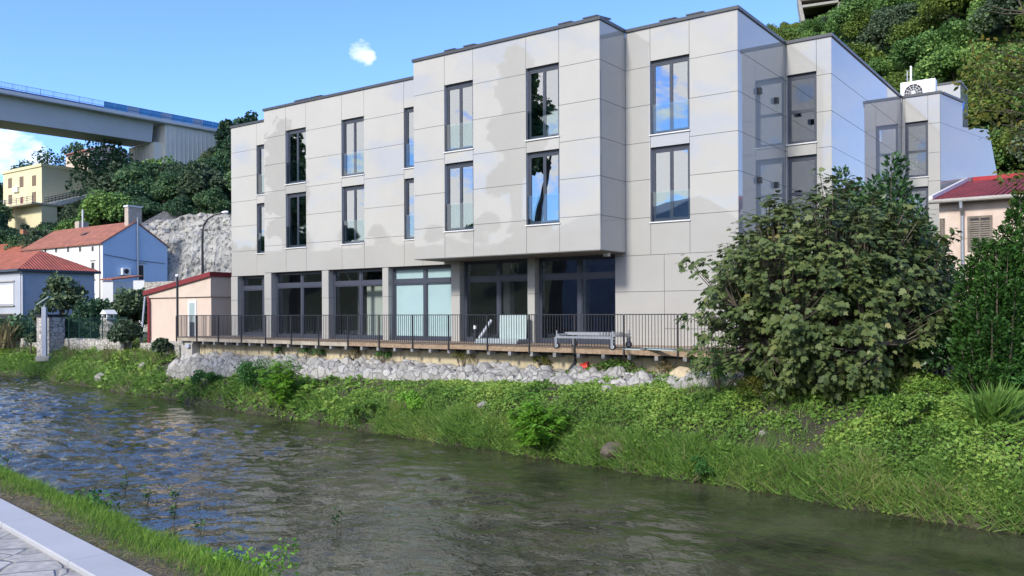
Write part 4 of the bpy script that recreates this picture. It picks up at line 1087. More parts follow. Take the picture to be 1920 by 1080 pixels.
mb = MB(); mb.obox(HP(a0 + F_, -.03, 2.75), hd * (a1 - a0 - 2 * F_), hn * .028, (0, 0, .79)); mb.build("lower_panel", M['frame'], wd)

# far bank: low rubble wall, green fence, stone pillar, chimney-like stump, poles
wa, wb = Vector((-38.5, 66.8, 0)), Vector((-22.6, 50.6, 0)); wdv = (wb - wa).normalized(); wnv = Vector((-wdv.y, wdv.x, 0))
lw = thing("low_stone_wall", (wa + wb) / 2 + Vector((0, 0, 1.4)), "low pale rubble wall along the top of the far grass bank", "wall")
mb = MB(); WLn = (wb - wa).length
zb0, zb1 = 1.2, 1.9
for i in range(20):
    f0, f1 = i / 20, (i + 1) / 20
    z_a = 2.28 + .22 * f0 + .05 * math.sin(i * 2.3)
    mb.obox(wa + wdv * (f0 * WLn) + Vector((0, 0, .9)), wdv * (WLn / 20 - .003), wnv * (.45 + .02 * math.sin(i)), (0, 0, z_a - .9))
mb.build("wall", M['rubble'], lw)
w2 = thing("rubble_wall", at(300, 655, 47.5), "short rubble wall in front of the peach hut plinth", "wall")
q0, q1 = at(262, 655, 50.3), at(336, 655, 46.0); q0.z = q1.z = 1.0; dd = (q1 - q0)
mb = MB(); n_ = Vector((-dd.y, dd.x, 0)).normalized(); mb.obox(q0, dd, n_ * .4, (0, 0, 1.35)); mb.build("wall", M['rubble'], w2)
fe = thing("mesh_fence", (wa + wb) / 2 + Vector((0, 0, 2.4)), "dark green wire mesh fence standing on the low rubble wall", "fence")
nF = 11
for i in range(nF):
    f0 = i / nF; zt_ = 2.3 + .22 * f0; base = wa + wdv * (f0 * WLn) + wnv * .25
    mb = MB(); mb.tube([base + Vector((0, 0, zt_ - .1)), base + Vector((0, 0, zt_ + 1.42))], .035, 6); mb.build("post", M['fence'], fe)
    mb = MB(); Ls = WLn / nF
    for k in range(15):
        b2 = base + wdv * (Ls * (k + .5) / 15); mb.obox(b2 + Vector((0, 0, zt_ + .02)), wdv * .012, wnv * .012, (0, 0, 1.34))
    for k in range(7): mb.obox(base + wdv * .04 + wnv * .013 + Vector((0, 0, zt_ + .05 + k * .21)), wdv * (Ls - .08), wnv * .012, (0, 0, .014))
    mb.build("mesh_panel", M['fence'], fe)
pc = at(92, 650, 58); pb_ = 1.0
pl = thing("stone_pillar", (pc.x, pc.y, pb_), "squared stone gate pillar with dark flat cap on the grass bank", "pillar")
mb = MB(); mb.obox(pc.xy.to_3d() - DV * .86 - NV * .4 + Vector((0, 0, pb_)), DV * 1.62, NV * 1.1, (0, 0, 3.86 - pb_)); mb.build("shaft", M['blocks'], pl, bevel=.03)
mb = MB(); mb.obox(pc.xy.to_3d() - DV * .94 - NV * .48 + Vector((0, 0, 3.862)), DV * 1.78, NV * 1.26, (0, 0, .16)); mb.build("cap", M['black'], pl)
sc_ = at(204, 650, 55); sb_ = 1.5
sp = thing("stone_chimney", (sc_.x, sc_.y, sb_), "tapering rubble stone stump with small gabled white cap beside the fence", "chimney")
mb = MB(); c_ = Vector((sc_.x, sc_.y, 0))
prof = [(sb_, .62), (sb_ + .6, .60), (2.6, .52), (3.0, .56), (3.3, .50), (3.55, .36), (3.75, .34)]
pth = [c_ + Vector((.06 * math.sin(z * 3), 0, z)) for z, r_ in prof]; mb.tube(pth, [r_ for z, r_ in prof], 9); mb.build("shaft", M['rubble'], sp)
mb = MB()
for sx in (-1, 1):
    for sy in (-1, 1): mb.obox(c_ + DV * (sx * .27 - .06) + NV * (sy * .22 - .06) + Vector((0, 0, 3.75)), DV * .12, NV * .12, (0, 0, .27))
mb.obox(c_ - DV * .36 - NV * .32 + Vector((0, 0, 3.68)), DV * .72, NV * .64, (0, 0, .09))
a = c_ + Vector((0, 0, 4.02))
mb.prism([a - DV * .42 - NV * .36, a + DV * .42 - NV * .36, a + DV * .06 - NV * .36 + Vector((0, 0, .27)), a - DV * .06 - NV * .36 + Vector((0, 0, .27))], NV * .72)
mb.build("cap", M['whitewall'], sp)
pq = at(83.5, 655, 56.3)
po = thing("solar_lamp_pole", (pq.x, pq.y, 1.2), "white post with small tilted solar panel in front of the stone pillar", "pole")
mb = MB(); c_ = Vector((pq.x, pq.y, 0)); mb.obox(c_ + Vector((-.14, -.1, 1.0)), (.28, 0, 0), (0, .2, 0), (0, 0, 3.5)); mb.build("post", M['bluegrey'], po)
mb = MB(); mb.tube([c_ + Vector((0, 0, 4.5)), c_ + Vector((0, 0, 4.75))], .05, 6); mb.obox(c_ + Vector((-.38, -.2, 4.62)), (.75, 0, .5), (0, .4, 0), (-.03, 0, .06)); mb.build("solar_panel", M['sheet'], po)
mb = MB(); mb.bx(c_.x - .4, c_.x + .45, c_.y - .35, c_.y + .35, 1.0, 1.32); mb.build("footing", M['plinth'], po)
lp = thing("leaning_pole", at(266, 655, 51), "pale slim pole leaning beside the hut's red downpipe", "pole")
mb = MB(); mb.tube([at(265, 640, 51), at(268, 600, 51), at(272, 556, 51)], .06, 8); mb.build("pole", M['bluegrey'], lp)
sl0 = at(380, 505, 62); sl0.z = 2.3
slp = thing("street_lamp", sl0, "tall dark street lamp with long curved arm before the limestone face", "street lamp")
mb = MB(); pts = [Vector((sl0.x, sl0.y, 2.3))] + [at(x, y, 62) for x, y in ((380, 515), (379.5, 460), (380, 432), (383, 420), (390, 410), (402, 402.5), (418, 399))]
mb.tube(pts, [.11, .10, .085, .08, .075, .07, .065, .06], 8); mb.build("pole", M['black'], slp)
h0, h1 = at(416, 398.5, 62), at(428, 398, 62); mb = MB(); mb.tube([h0, (h0 + h1) / 2, h1], [.07, .13, .09], 8); mb.build("lamp_head", M['sill'], slp)

# grey house with hip roof
gp = at(38, 500, 72)
zE = EYE + ray(38, 503).z * 72
# its long side faces right: build with front facing left-front, depth to the right-back
gh, G = house("grey_house", "grey rendered house with red clay hip roof behind the green fence", (gp.x, gp.y), 14, 6.3, 1.4, zE - .05, M['greywall'],
              [M['tile_u'], M['tile_v'], M['frame']], 1.85, 'hip', over=.40)
hwin(gh, G, 1.1, 4.0, zE - 3.0, zE - 1.2, 'front', M['white'], M['greywall'], M['plinth'])
hwin(gh, G, 1.0, 5.2, 1.6, zE - 3.7, 'front', M['darkhole'], M['plinth'])
hwin(gh, G, 4.3, 5.0, zE - 2.2, zE - .9, 'side', M['bluegrey'], M['plinth'])
mb = MB(); mb.tube([G(-.25, -.25, zE - .1), G(-.08, .12, zE - .5), G(-.08, .12, 1.6)], .07, 8); mb.build("downpipe", M['sill'], gh)
mb = MB(); mb.obox(G(-.03, -.03, zE - .55), -DV * 14.0, NV * .03, (0, 0, .12)); mb.build("string_course", M['sill'], gh)

# white and blue row house, and its older neighbour
rp = at(192.5, 455, 100)
zEv = EYE + ray(192.5, 455).z * 100; zPk = EYE + ray(252, 417).z * 103.2
wh, G = house("row_house", "white row house with pale blue gable and clay tiled roof", (rp.x, rp.y), 19, 8.2, 2.0, zEv, M['whitewall'], M['tile_old'], zPk - zEv, 'gable_d', over=.25, side=M['bluewall'])

def frontpos(G0, x, y):
    """distance along a house front for a photo column"""
    p = G0(0, 0, 0); r = ray(x, y); k = p.dot(NV) / (r.x * NV.x + r.y * NV.y); q = r * k
    return -(Vector((q.x, q.y, 0)) - Vector((p.x, p.y, 0))).dot(DV), EYE + r.z * k
def sidepos(G0, x, y):
    p = G0(0, 0, 0); r = ray(x, y); k = p.dot(DV) / (r.x * DV.x + r.y * DV.y); q = r * k
    return (Vector((q.x, q.y, 0)) - Vector((p.x, p.y, 0))).dot(NV), EYE + r.z * k
for x in (85.5, 105.5, 128, 150.5, 174):
    a_, z_ = frontpos(G, x, 466.5 + (174 - x) * .035); hwin(wh, G, a_ - .32, a_ + .32, z_ - .38, z_ + .38, 'front')
for x, y in ((174.5, 507), (174, 570), (140, 512), (108, 520)):
    a_, z_ = frontpos(G, x, y); hwin(wh, G, a_ - .4, a_ + .4, z_ - 1.0, z_ + 1.0, 'front', trim=M['plinth'])
mb = MB(); a_, z_ = frontpos(G, 187.5, 470); mb.tube([G(a_, -.08, zEv), G(a_, -.08, 2.2)], .06, 6); mb.build("downpipe", M['plinth'], wh)
s_, z_ = sidepos(G, 263, 510); hwin(wh, G, s_ - .3, s_ + .5, z_ - 1.0, z_ + .9, 'side', trim=M['plinth'])
s_, z_ = sidepos(G, 257.5, 510); mb = MB(); mb.tube([G(-.12, s_, zPk + .6), G(-.12, s_, 2.2)], .11, 8); mb.build("flue_pipe", M['steel'], wh)
s_, z_ = sidepos(G, 250, 415); mb = MB(); mb.obox(G(.1, 3.2, zPk - .9), -DV * .8, NV * 1.7, (0, 0, 2.7)); ch_ = mb.build("chimney", M['chim'], wh)
mb = MB(); mb.obox(G(.0, 3.1, zPk + 1.802), -DV * 1.0, NV * 1.9, (0, 0, .2)); mb.build("chimney_cap", M['sill'], ch_)
a_, z_ = frontpos(G, 113, 430); mb = MB(); mb.obox(G(14.0, 4.6, zPk - .6), -DV * 1.0, NV * 1.3, (0, 0, 1.7)); mb.build("chimney", M['chim'], wh)
mb = MB(); mb.tube([G(13.6, 4.9, zPk), G(13.6, 4.9, zPk + 2.6)], .12, 8); mb.build("vent_pipe", M['sill'], wh)
mb = MB(); mb.obox(G(7.5, 1.9, zEv + (zPk - zEv) * .46 + .2), -DV * 1.0, NV * .9 + Vector((0, 0, .42)), (0, 0, .1)); mb.build("roof_window", M['darkhole'], wh)
s_, z_ = sidepos(G, 234, 509); au = thing("outdoor_unit", G(-.5, s_, z_ - .6), "white outdoor unit bracketed on the pale blue gable", "air conditioner")
mb = MB(); mb.obox(G(-.05, s_ - .55, z_ - .45), DV * .4, NV * 1.1, (0, 0, .85)); mb.build("casing", M['white'], au, bevel=.03)
mb = MB(); c_ = G(-.462, s_ - .05, z_); mb.poly([c_ + (NV * math.cos(q) + Vector((0, 0, 1)) * math.sin(q)) * .30 for q in np.linspace(0, 2 * math.pi, 17)[:-1]]); mb.build("fan_opening", M['darkhole'], au)
mb = MB(); mb.obox(G(-.03, s_ - .5, z_ - .56), DV * .45, NV * .06, (0, 0, .08)); mb.obox(G(-.03, s_ + .4, z_ - .56), DV * .45, NV * .06, (0, 0, .08)); mb.build("bracket", M['black'], au)
mb = MB(); s0, z0_ = sidepos(G, 194, 477); s1, z1_ = sidepos(G, 308, 494); mb.tube([G(-.1, s0, z0_), G(-.1, (s0 + s1) / 2, (z0_ + z1_) / 2 - .15), G(-.1, s1, z1_)], .03, 5); mb.build("wall_cable", M['black'], wh)
# little yard walls in front of the gable
s_, z_ = sidepos(G, 206, 530)
yd = thing("yard_shed", G(-3, 0, 2), "low white shed with tiled coping below the blue gable", "shed")
mb = MB(); q0 = at(192, 560, 92); q1 = at(212, 560, 92); q0.z = q1.z = 1.8; mb.obox(q0, q1 - q0, NV * 3, (0, 0, EYE + ray(200, 527).z * 92 - 1.8)); mb.build("wall", M['whitewall'], yd)
mb = MB(); zt_ = EYE + ray(200, 526).z * 92; mb.obox(Vector((q0.x - .2, q0.y - .2, zt_ + .01)), (q1 - q0) * 1.25, NV * 3.4 + Vector((0, 0, .5)), (0, 0, .14)); mb.build("roof", M['tile_old'], yd)
yw = thing("yard_wall", at(262, 560, 90), "white yard wall with stone coping right of the blue gable's foot", "wall")
mb = MB(); q0 = at(250, 560, 90); q1 = at(271, 560, 90); q0.z = q1.z = 1.8; mb.obox(q0, q1 - q0, NV * .4, (0, 0, EYE + ray(260, 526).z * 90 - 1.8)); mb.build("wall", M['whitewall'], yw)
mb = MB(); q0 = at(270.3, 560, 88); q1 = at(338, 560, 84); q0.z = q1.z = 1.8; mb.obox(q0, q1 - q0, NV * .5, (0, 0, EYE + ray(290, 528).z * 86 - 1.8)); mb.build("rubble_length", M['rubble'], yw)
r2 = G(19.02, -1.5, 0)
nh, G2 = house("neighbour_house", "older row house with long clay roof left of the white one", (r2.x, r2.y), 24, 8.6, 2.0, zEv - 1.0, M['whitewall'], M['tile_u'], zPk - zEv - .3, 'gable_d', over=.3)
mb = MB(); mb.obox(G2(6.2, 4.4, zEv + zPk - zEv - 1.6), -DV * .9, NV * .9, (0, 0, 2.2)); mb.build("chimney", mat("red_brick", (.38, .17, .09), .9, .2, 4), nh)

# yellow house on the slope, with terrace and stairs
yp = at(78.5, 385, 150)
zt0 = EYE + ray(78, 384).z * 150; zt1 = EYE + ray(78, 312).z * 150
yh, G = house("yellow_house", "pale yellow flat roofed house with brown shutters high on the left slope", (yp.x, yp.y), 14.2, 12.5, zt0 - .1, zt1, M['yellow'], M['yellow'], .5, 'flat', over=.18, side=mat("yellow_side", (.60, .58, .42), .9, .05))
for x, y0, y1 in ((19, 334, 353), (40.5, 331, 351), (64, 329, 348.5), (19.5, 365, 383), (64, 360, 382)):
    a_, z_ = frontpos(G, x, (y0 + y1) / 2); hh = (y1 - y0) / FOC * 152 / 2; hwin(yh, G, a_ - .7, a_ + .7, z_ - hh, z_ + hh, 'front', M['shutter'], M['shutter'])
a_, z_ = frontpos(G, 41, 374); mb = MB(); mb.obox(G(a_ + .5, -.05, zt0), DV * 1.0, NV * .045, (0, 0, 1.95)); d_ = mb.build("door", mat("red_brown_door", (.26, .07, .045), .6, .1), yh)
mb = MB(); mb.tube([G(a_ - .3, -.06, zt0 + 1.0), G(a_ - .3, -.14, zt0 + 1.0)], .04, 6); mb.build("handle", M['steel'], d_)
for dx in (0, .95):
    a_, z_ = frontpos(G, 29, 356); mb = MB(); mb.obox(G(a_ - dx + .4, -.38, z_ - .5), DV * .85, NV * .36, (0, 0, .95)); mb.build("outdoor_unit", M['white'], yh, bevel=.03)
tb_ = thing("yellow_terrace", (yp.x - 4, yp.y - 3, zt0 - 6), "pale yellow terrace block with dark railings under the flat roofed house", "terrace")
mb = MB(); mb.prism([G(-3.2, -1.6, zt0 - 7), G(14, -1.6, zt0 - 7), G(14, 1, zt0 - 7), G(-3.2, 1, zt0 - 7)], (0, 0, 6.6)); mb.build("wall", M['yellow'], tb_)
mb = MB(); mb.prism([G(-3.6, -3.4, zt0 - .395), G(14, -3.4, zt0 - .395), G(14, 1, zt0 - .395), G(-3.6, 1, zt0 - .395)], (0, 0, .28)); mb.build("slab", M['beige'], tb_)
mb = MB()
for z_ in (.35, .65, .95): mb.obox(G(-3.5, -3.3, zt0 - .1 + z_), -DV * 17.4, NV * .05, (0, 0, .07))
for i in range(10): mb.obox(G(-3.5 + i * 1.9, -3.24, zt0 - .1), -DV * .07, NV * .07, (0, 0, 1.1))
mb.build("railing", M['frame'], tb_)
mb = MB()
a, b_ = G(5.6, -3.6, zt0 - .1), G(-.6, -6.0, zt0 - 5.2)
mb.box8([a, a - DV * 1.2, b_ - DV * 1.2, b_, a - Vector((0, 0, .5)), a - DV * 1.2 - Vector((0, 0, .5)), b_ - DV * 1.2 - Vector((0, 0, .5)), b_ - Vector((0, 0, .5))]); mb.build("stair", M['whitewall'], tb_)
mb = MB()
for z_ in (.5, 1.0): mb.tube([a - NV * .02 + Vector((0, 0, z_)), b_ - NV * .02 + Vector((0, 0, z_))], .06, 6)
for f in np.linspace(0, 1, 14): q = a.lerp(b_, f); mb.tube([q, q + Vector((0, 0, 1.0))], .03, 5)
mb.build("stair_railing", M['frame'], tb_)
mb = MB(); mb.prism([G(3, -5.5, zt0 - 10), G(16, -5.5, zt0 - 10), G(16, -1.7, zt0 - 10), G(3, -1.7, zt0 - 10)], (0, 0, 5.2)); mb.build("garage", M['beige'], tb_)
mb = MB(); mb.obox(G(12.5, -5.55, zt0 - 8), DV * 4.2, NV * .04, (0, 0, 1.3)); mb.build("garage_opening", M['darkhole'], tb_)
st2 = thing("side_stair", G(-1, 6, zt0 - 1), "white flight of steps with dark railing climbing beside the yellow house", "stairs")
a, b_ = G(-1.0, -.6, zt0 - .1), G(-1.6, 12, zt0 + 4.0)
mb = MB(); mb.box8([a, a + DV * 1.2, b_ + DV * 1.2, b_, a - Vector((0, 0, .8)), a + DV * 1.2 - Vector((0, 0, .8)), b_ + DV * 1.2 - Vector((0, 0, .8)), b_ - Vector((0, 0, .8))]); mb.build("flight", M['whitewall'], st2)
mb = MB()
for z_ in (.35, .7, 1.05): mb.tube([a + DV * 1.2 + Vector((0, 0, z_)), b_ + DV * 1.2 + Vector((0, 0, z_))], .06, 6)
for f in np.linspace(0, 1, 22): q = (a + DV * 1.2).lerp(b_ + DV * 1.2, f); mb.tube([q, q + Vector((0, 0, 1.05))], .04, 5)
mb.build("railing", M['frame'], st2)
# salmon house and beige building higher up
pp = at(168, 300, 178); z0_ = EYE + ray(165, 322).z * 178; z1_ = EYE + ray(165, 281).z * 178
ph, G = house("salmon_house", "salmon coloured house with low red roof among trees under the viaduct", (pp.x, pp.y), 9.5, 8, z0_, z1_, M['salmon'], M['tile_old'], 1.6, 'gable_d', over=.5)
a_, z_ = frontpos(G, 142, 293); hwin(ph, G, a_ - .6, a_ + .6, z_ - .7, z_ + .7, 'front', M['darkhole'], M['white'])
bp_ = at(398, 290, 172); z0_ = EYE + ray(380, 300).z * 172; z1_ = EYE + ray(380, 266).z * 172
bh, G = house("beige_house", "beige house with grey low roof beside the viaduct abutment", (bp_.x, bp_.y), 8.5, 8, z0_, z1_, M['beige'], M['frame'], 1.9, 'gable_d', over=.5)
mb = MB(); mb.obox(G(5.5, 3.6, z1_ + 1.5), -DV * .7, NV * .7, (0, 0, 1.6)); mb.build("chimney", M['sill'], bh)

# limestone face behind the row house
def rockface(name, x0, x1, y, ztops, z0, label, m, seed, thick=1.5, lean=.25):
    n = 150; k = 34; xx = np.linspace(x0, x1, n); f = np.linspace(0, 1, k); A, B = np.meshgrid(xx, f, indexing='ij')
    zt_ = np.interp(xx, *ztops)[:, None] + .5 * vnoise(xx * .6, xx * 0, seed)[:, None]
    Z = z0 + (zt_ - z0) * np.minimum(B * 1.12, 1); back = np.clip((B - .893) / .107, 0, 1) * 4.0
    e1 = vnoise(A * .55, Z * .55, seed + 1, 5); Yv = y + lean * (Z - z0) + e1 * .4 + .22 * vnoise(A * 2.2, Z * 2.2, seed + 2, 3) + back
    o = grid_mesh(name, m, A, Yv, Z + .15 * vnoise(A, Yv, seed + 5), smooth=False)
    return tag(o, label, "rock face")
xa = lambda x, d: at(x, 400, d).x
rockface("limestone_cliff", xa(235, 106), xa(470, 106), 105.5, ([xa(235, 106), xa(300, 106), xa(470, 106)], [15.5, 14.2, 14.4]), 2.0, "tall pitted pale limestone face behind the blue gable", M['cliff'], 40)
rockface("limestone_ledge", xa(235, 111), xa(475, 111), 109.5, ([xa(235, 111), xa(265, 111), xa(330, 111), xa(385, 111), xa(475, 111)], [15.0, 15.4, 16.3, 16.9, 17.2]), 12.0, "upper limestone ledge above the pitted rock face", M['cliff'], 50)
dwp = at(310, 408, 114)
dw = thing("dark_stone_wall", dwp, "dark grey stone wall climbing the slope above the limestone ledge", "wall")
mb = MB(); pts = [at(258, 424, 114), at(300, 419, 114), at(341, 411, 114), at(341, 378, 114), at(322, 386, 114), at(300, 400, 114), at(275, 413, 114)]
mb.prism(pts, (0, .8, 0)); mb.build("wall", stone_mat("dark_wall_stone", (.13, .135, .15), (.07, .07, .075), 2.0, .08, .5, (1, 1, 1), .25), dw)

# orange rock face and old peach house on the right
rockface("orange_cliff", 24.5, 40, 43.0, ([24.5, 30, 40], [10.5, 11.2, 12.5]), 2.0, "orange brown rock face behind the peach house roof", M['orange_rock'], 60, lean=.12)
pp = Vector((16.75, 34.05, 0))
oh = thing("peach_house", (20.5, 34.0, 2.2), "old peach plastered house with dark red corrugated roof and grey shutters", "house")
GO = lambda a, b_, z: pp + DV * a + NV * b_ + Vector((0, 0, z))
zEo = EYE + ray(1765, 378).z * 33.9
mb = MB(); mb.prism([GO(0, 0, 2.0), GO(11, 0, 2.0), GO(11, 9.6, 2.0), GO(0, 9.6, 2.0)], (0, 0, zEo - 2.0)); mb.prism([GO(.0, 0, zEo), GO(.0, 9.6, zEo), GO(.0, 9.0, zEo + 1.75)], DV * .3); mb.build("wall", M['peach'], oh)
mb = MB(); mb.prism([GO(-.22, -.32, zEo - .02), GO(11.2, -.32, zEo - .02), GO(11.2, 9.0, zEo + 1.86), GO(-.22, 9.0, zEo + 1.86)], (0, 0, .06)); mb.build("roof", M['redroof'], oh)
mb = MB()
n_ = 54
for i in range(n_):
    t = -.2 + i * .21; mb.tube([GO(t, -.36, zEo + .045), GO(t, 8.9, zEo + 1.89)], .045, 6)
mb.build("corrugation", M['redroof'], oh)
mb = MB(); mb.prism([GO(-.05, 8.7, zEo + 1.85), GO(11.2, 8.7, zEo + 1.85), GO(11.2, 9.0, zEo + 2.1), GO(-.05, 9.0, zEo + 2.1)], NV * .35); mb.build("ridge_cap", mat("red_ridge", (.34, .035, .03), .45, .1), oh)
mb = MB(); mb.obox(GO(-.32, -.32, zEo + .02), DV * .14, NV * 9.3 + Vector((0, 0, 1.9)), (0, 0, .2)); mb.build("verge_flashing", M['sill'], oh)
mb = MB(); mb.tube([GO(-.3, -.42, zEo - .02), GO(11.2, -.42, zEo - .02)], .085, 10); mb.build("gutter", M['plinth'], oh)
t_ = .82; mb = MB(); mb.tube([GO(t_, -.42, zEo - .05), GO(t_, -.40, zEo - .3), GO(t_, -.10, zEo - .6), GO(t_, -.10, 2.2)], .065, 10); mb.build("downpipe", M['steel'], oh)
p_ = GO(0, 0, 0)
GG = lambda a, b_, z: GO(-a, b_, z)
for x0, x1, y0, y1 in ((1814, 1861, 406, 466), (1762, 1772, 410, 466)):
    f = lambda x: -frontpos(GG, x, 430)[0]
    a0_, a1_ = f(x0), f(x1); z1_ = frontpos(GG, x0, y0)[1]
    hwin(oh, GO, a0_, a1_, z1_ - 1.35, z1_, 'front', M['darkhole'], M['shutgrey'], slat=.085)

# ------------------------------------------------------------------ viaduct
va = Vector((-76.6, 130, 0)); vd = Vector((15.8, 20, 0)).normalized(); vl = Vector((-vd.y, vd.x, 0))
VZ = 37.2
VP = lambda s, o, z: va + vd * s + vl * o + Vector((0, 0, z))
vi = thing("viaduct", VP(25, 5, 30), "grey concrete motorway viaduct crossing high over the valley on the left", "bridge")
s_end = 46
mb = MB(); mb.prism([VP(-90, 0, VZ), VP(-90, 11.5, VZ), VP(-90, 11.5, VZ + .45), VP(-90, 0, VZ + .45)], vd * (90 + s_end)); mb.build("deck_slab", M['concrete'], vi)
mb = MB()
def sect(s, dpt): return [VP(s, 1.5, VZ - .004), VP(s, 10, VZ - .004), VP(s, 9.0, VZ - dpt), VP(s, 2.2, VZ - dpt)]
S_ = [(-90, 4.2), (-10, 3.7), (10, 3.45), (25.4, 3.3)]
for (s0, d0), (s1, d1) in zip(S_[:-1], S_[1:]):
    a, b_ = sect(s0, d0), sect(s1, d1)
    for i in range(4): j = (i + 1) % 4; mb.quad(a[i], a[j], b_[j], b_[i])
mb.poly(sect(25.4, 3.3)); mb.poly(sect(-90, 4.2)); mb.build("box_girder", M['concrete'], vi)
mb = MB(); mb.prism([VP(-90, -.08, VZ + .1), VP(-90, -.08, VZ + .62), VP(-90, .25, VZ + .62), VP(-90, .25, VZ + .452)], vd * (90 + s_end)); mb.build("edge_beam", M['concrete'], vi)
for i in range(26):
    s0 = -6 + i * 2.0; mb = MB()
    mb.obox(VP(s0 - .03, .02, VZ + .62), vd * .06, vl * .06, (0, 0, 1.15))
    for z_ in (1.0, 1.72): mb.obox(VP(s0 + .03, .04, VZ + z_), vd * 1.94, vl * .04, (0, 0, .05))
    for k in range(9): mb.obox(VP(s0 + .2 * (k + 1), .05, VZ + .65), vd * .025, vl * .02, (0, 0, 1.05))
    mb.build("parapet_rail", M['bluerail'], vi)
    if s0 > 14:
        mb = MB(); mb.obox(VP(s0 + .04, .10, VZ + .64), vd * 1.92, vl * .03, (0, 0, 1.1)); mb.build("noise_panel", M['palepanel'] if i % 3 == 1 else M['bluepanel'], vi)
mb = MB(); mb.obox(VP(-90, 1.0, VZ + .7), vd * (90 + s_end), vl * .12, (0, 0, .38)); mb.build("guard_rail", M['bluerail'], vi)
mb = MB()
mb.prism([VP(25.5, 1.4, 20), VP(25.5, 10.2, 20), VP(27.0, 10.2, 20), VP(27.0, 1.4, 20)], (0, 0, VZ - 3.31 - 20))
mb.prism([VP(27.0, .6, 20), VP(27.0, 10.9, 20), VP(48, 10.9, 20), VP(48, .6, 20)], (0, 0, VZ - .005 - 20))
for i in range(14): mb.obox(VP(25.46, 1.6 + i * .62, 20), vl * .12, -vd * .1, (0, 0, VZ - 3.4 - 20))
for i in range(24): mb.obox(VP(27.2 + i * .85, .6, 20), vd * .14, -vl * .1, (0, 0, VZ - .1 - 20))
mb.build("abutment", M['abut'], vi)

# concrete building on top of the right-hand hill
hb0 = at(1497, 20, 150)
hb = thing("hilltop_building", (hb0.x + 8, hb0.y, 52), "concrete building with deep shaded overhang on top of the wooded hill", "building")
Q = lambda x, y, d=150: at(x, y, d)
mb = MB(); mb.prism([Q(1494, -12), Q(1499, -12), Q(1510, 40), Q(1502, 40)], (2.0, 6, 0)); mb.build("fin_wall", M['plinth'], hb)
mb = MB(); mb.prism([Q(1499, -14), Q(1640, -34), Q(1640, -14), Q(1501, 2)], (3.5, 10, 0)); mb.build("roof_slab", M['shutgrey'], hb)
mb = MB(); mb.prism([Q(1504, 9.5), Q(1640, -10), Q(1640, -6), Q(1505, 14)], (0, 1, 0)); mb.build("beam", M['plinth'], hb)
mb = MB(); mb.prism([Q(1572, -4), Q(1581, -4), Q(1582, 40), Q(1573, 40)], (0, 1.0, 0)); mb.build("column", M['plinth'], hb)
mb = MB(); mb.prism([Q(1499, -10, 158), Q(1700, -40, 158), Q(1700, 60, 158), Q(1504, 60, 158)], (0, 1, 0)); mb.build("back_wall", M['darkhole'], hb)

# ------------------------------------------------------------------ planting
T_LEAF = [(0, 0, 0), (.30, .24, .05), (.68, .20, .03), (1, 0, -.06), (.68, -.20, .03), (.30, -.24, .05)]
T_QUAD = [(0, 0, 0), (.45, .30, .06), (1, 0, -.04), (.45, -.30, .06)]
T_CLUMP = [(0, 0, 0), (.2, .42, .1), (.62, .5, -.06), (1, .12, .1), (.86, -.38, -.1), (.35, -.46, .05)]
T_LANCE = [(0, 0, 0), (.35, .15, .03), (1, 0, -.05), (.35, -.15, .03)]
T_BLADE = [(0, -.035, 0), (.5, -.03, .02), (1, 0, -.10), (.5, .03, .02), (0, .035, 0)]
T_FIG = [(0, 0, 0), (.10, .30, -.03), (.34, .46, -.05), (.44, .24, .03), (.72, .30, -.04), (.74, .12, .03), (1, 0, -.10), (.74, -.12, .03), (.72, -.30, -.04), (.44, -.24, .03), (.34, -.46, -.05), (.10, -.30, -.03)]
def unit(a): return a / (np.linalg.norm(a, axis=1, keepdims=True) + 1e-9)
def shell(centers, radii, per, rs, lo=.55, flat=.8):
    """points on and in round clumps, with their outward direction"""
    P_, O_ = [], []
    for c, r in zip(centers, radii):
        d = unit(rs.normal(size=(per, 3))); k = rs.uniform(lo, 1.0, size=(per, 1)) ** .6
        P_.append(np.array(c) + d * k * r * np.array([1, 1, flat])); O_.append(d)
    return np.concatenate(P_), np.concatenate(O_)
def crown(name, m, centers, radii, per, size, parent, rs, tmpl=T_CLUMP, droop=.25, up=.7, flat=.8, lo=.55):
    p, o = shell(centers, radii, per, rs, lo, flat)
    ax = unit(rs.normal(size=p.shape) * .8 + o * .7 - np.array([0, 0, droop]))
    nr = o * .7 + rs.normal(size=p.shape) * .75 + np.array([0, 0, up])
    return leaf_mesh(name, m, tmpl, p, size * rs.uniform(.65, 1.25, len(p)), ax, nr, parent)
def blob_centers(n, R3, rs, base=0.0, inner=.45):
    d = unit(rs.normal(size=(n, 3))); d[:, 2] = np.abs(d[:, 2]) * 1.0 - rs.uniform(0, .55, n)
    k = rs.uniform(inner, 1, size=(n, 1)) ** .5
    return d * k * np.array(R3)
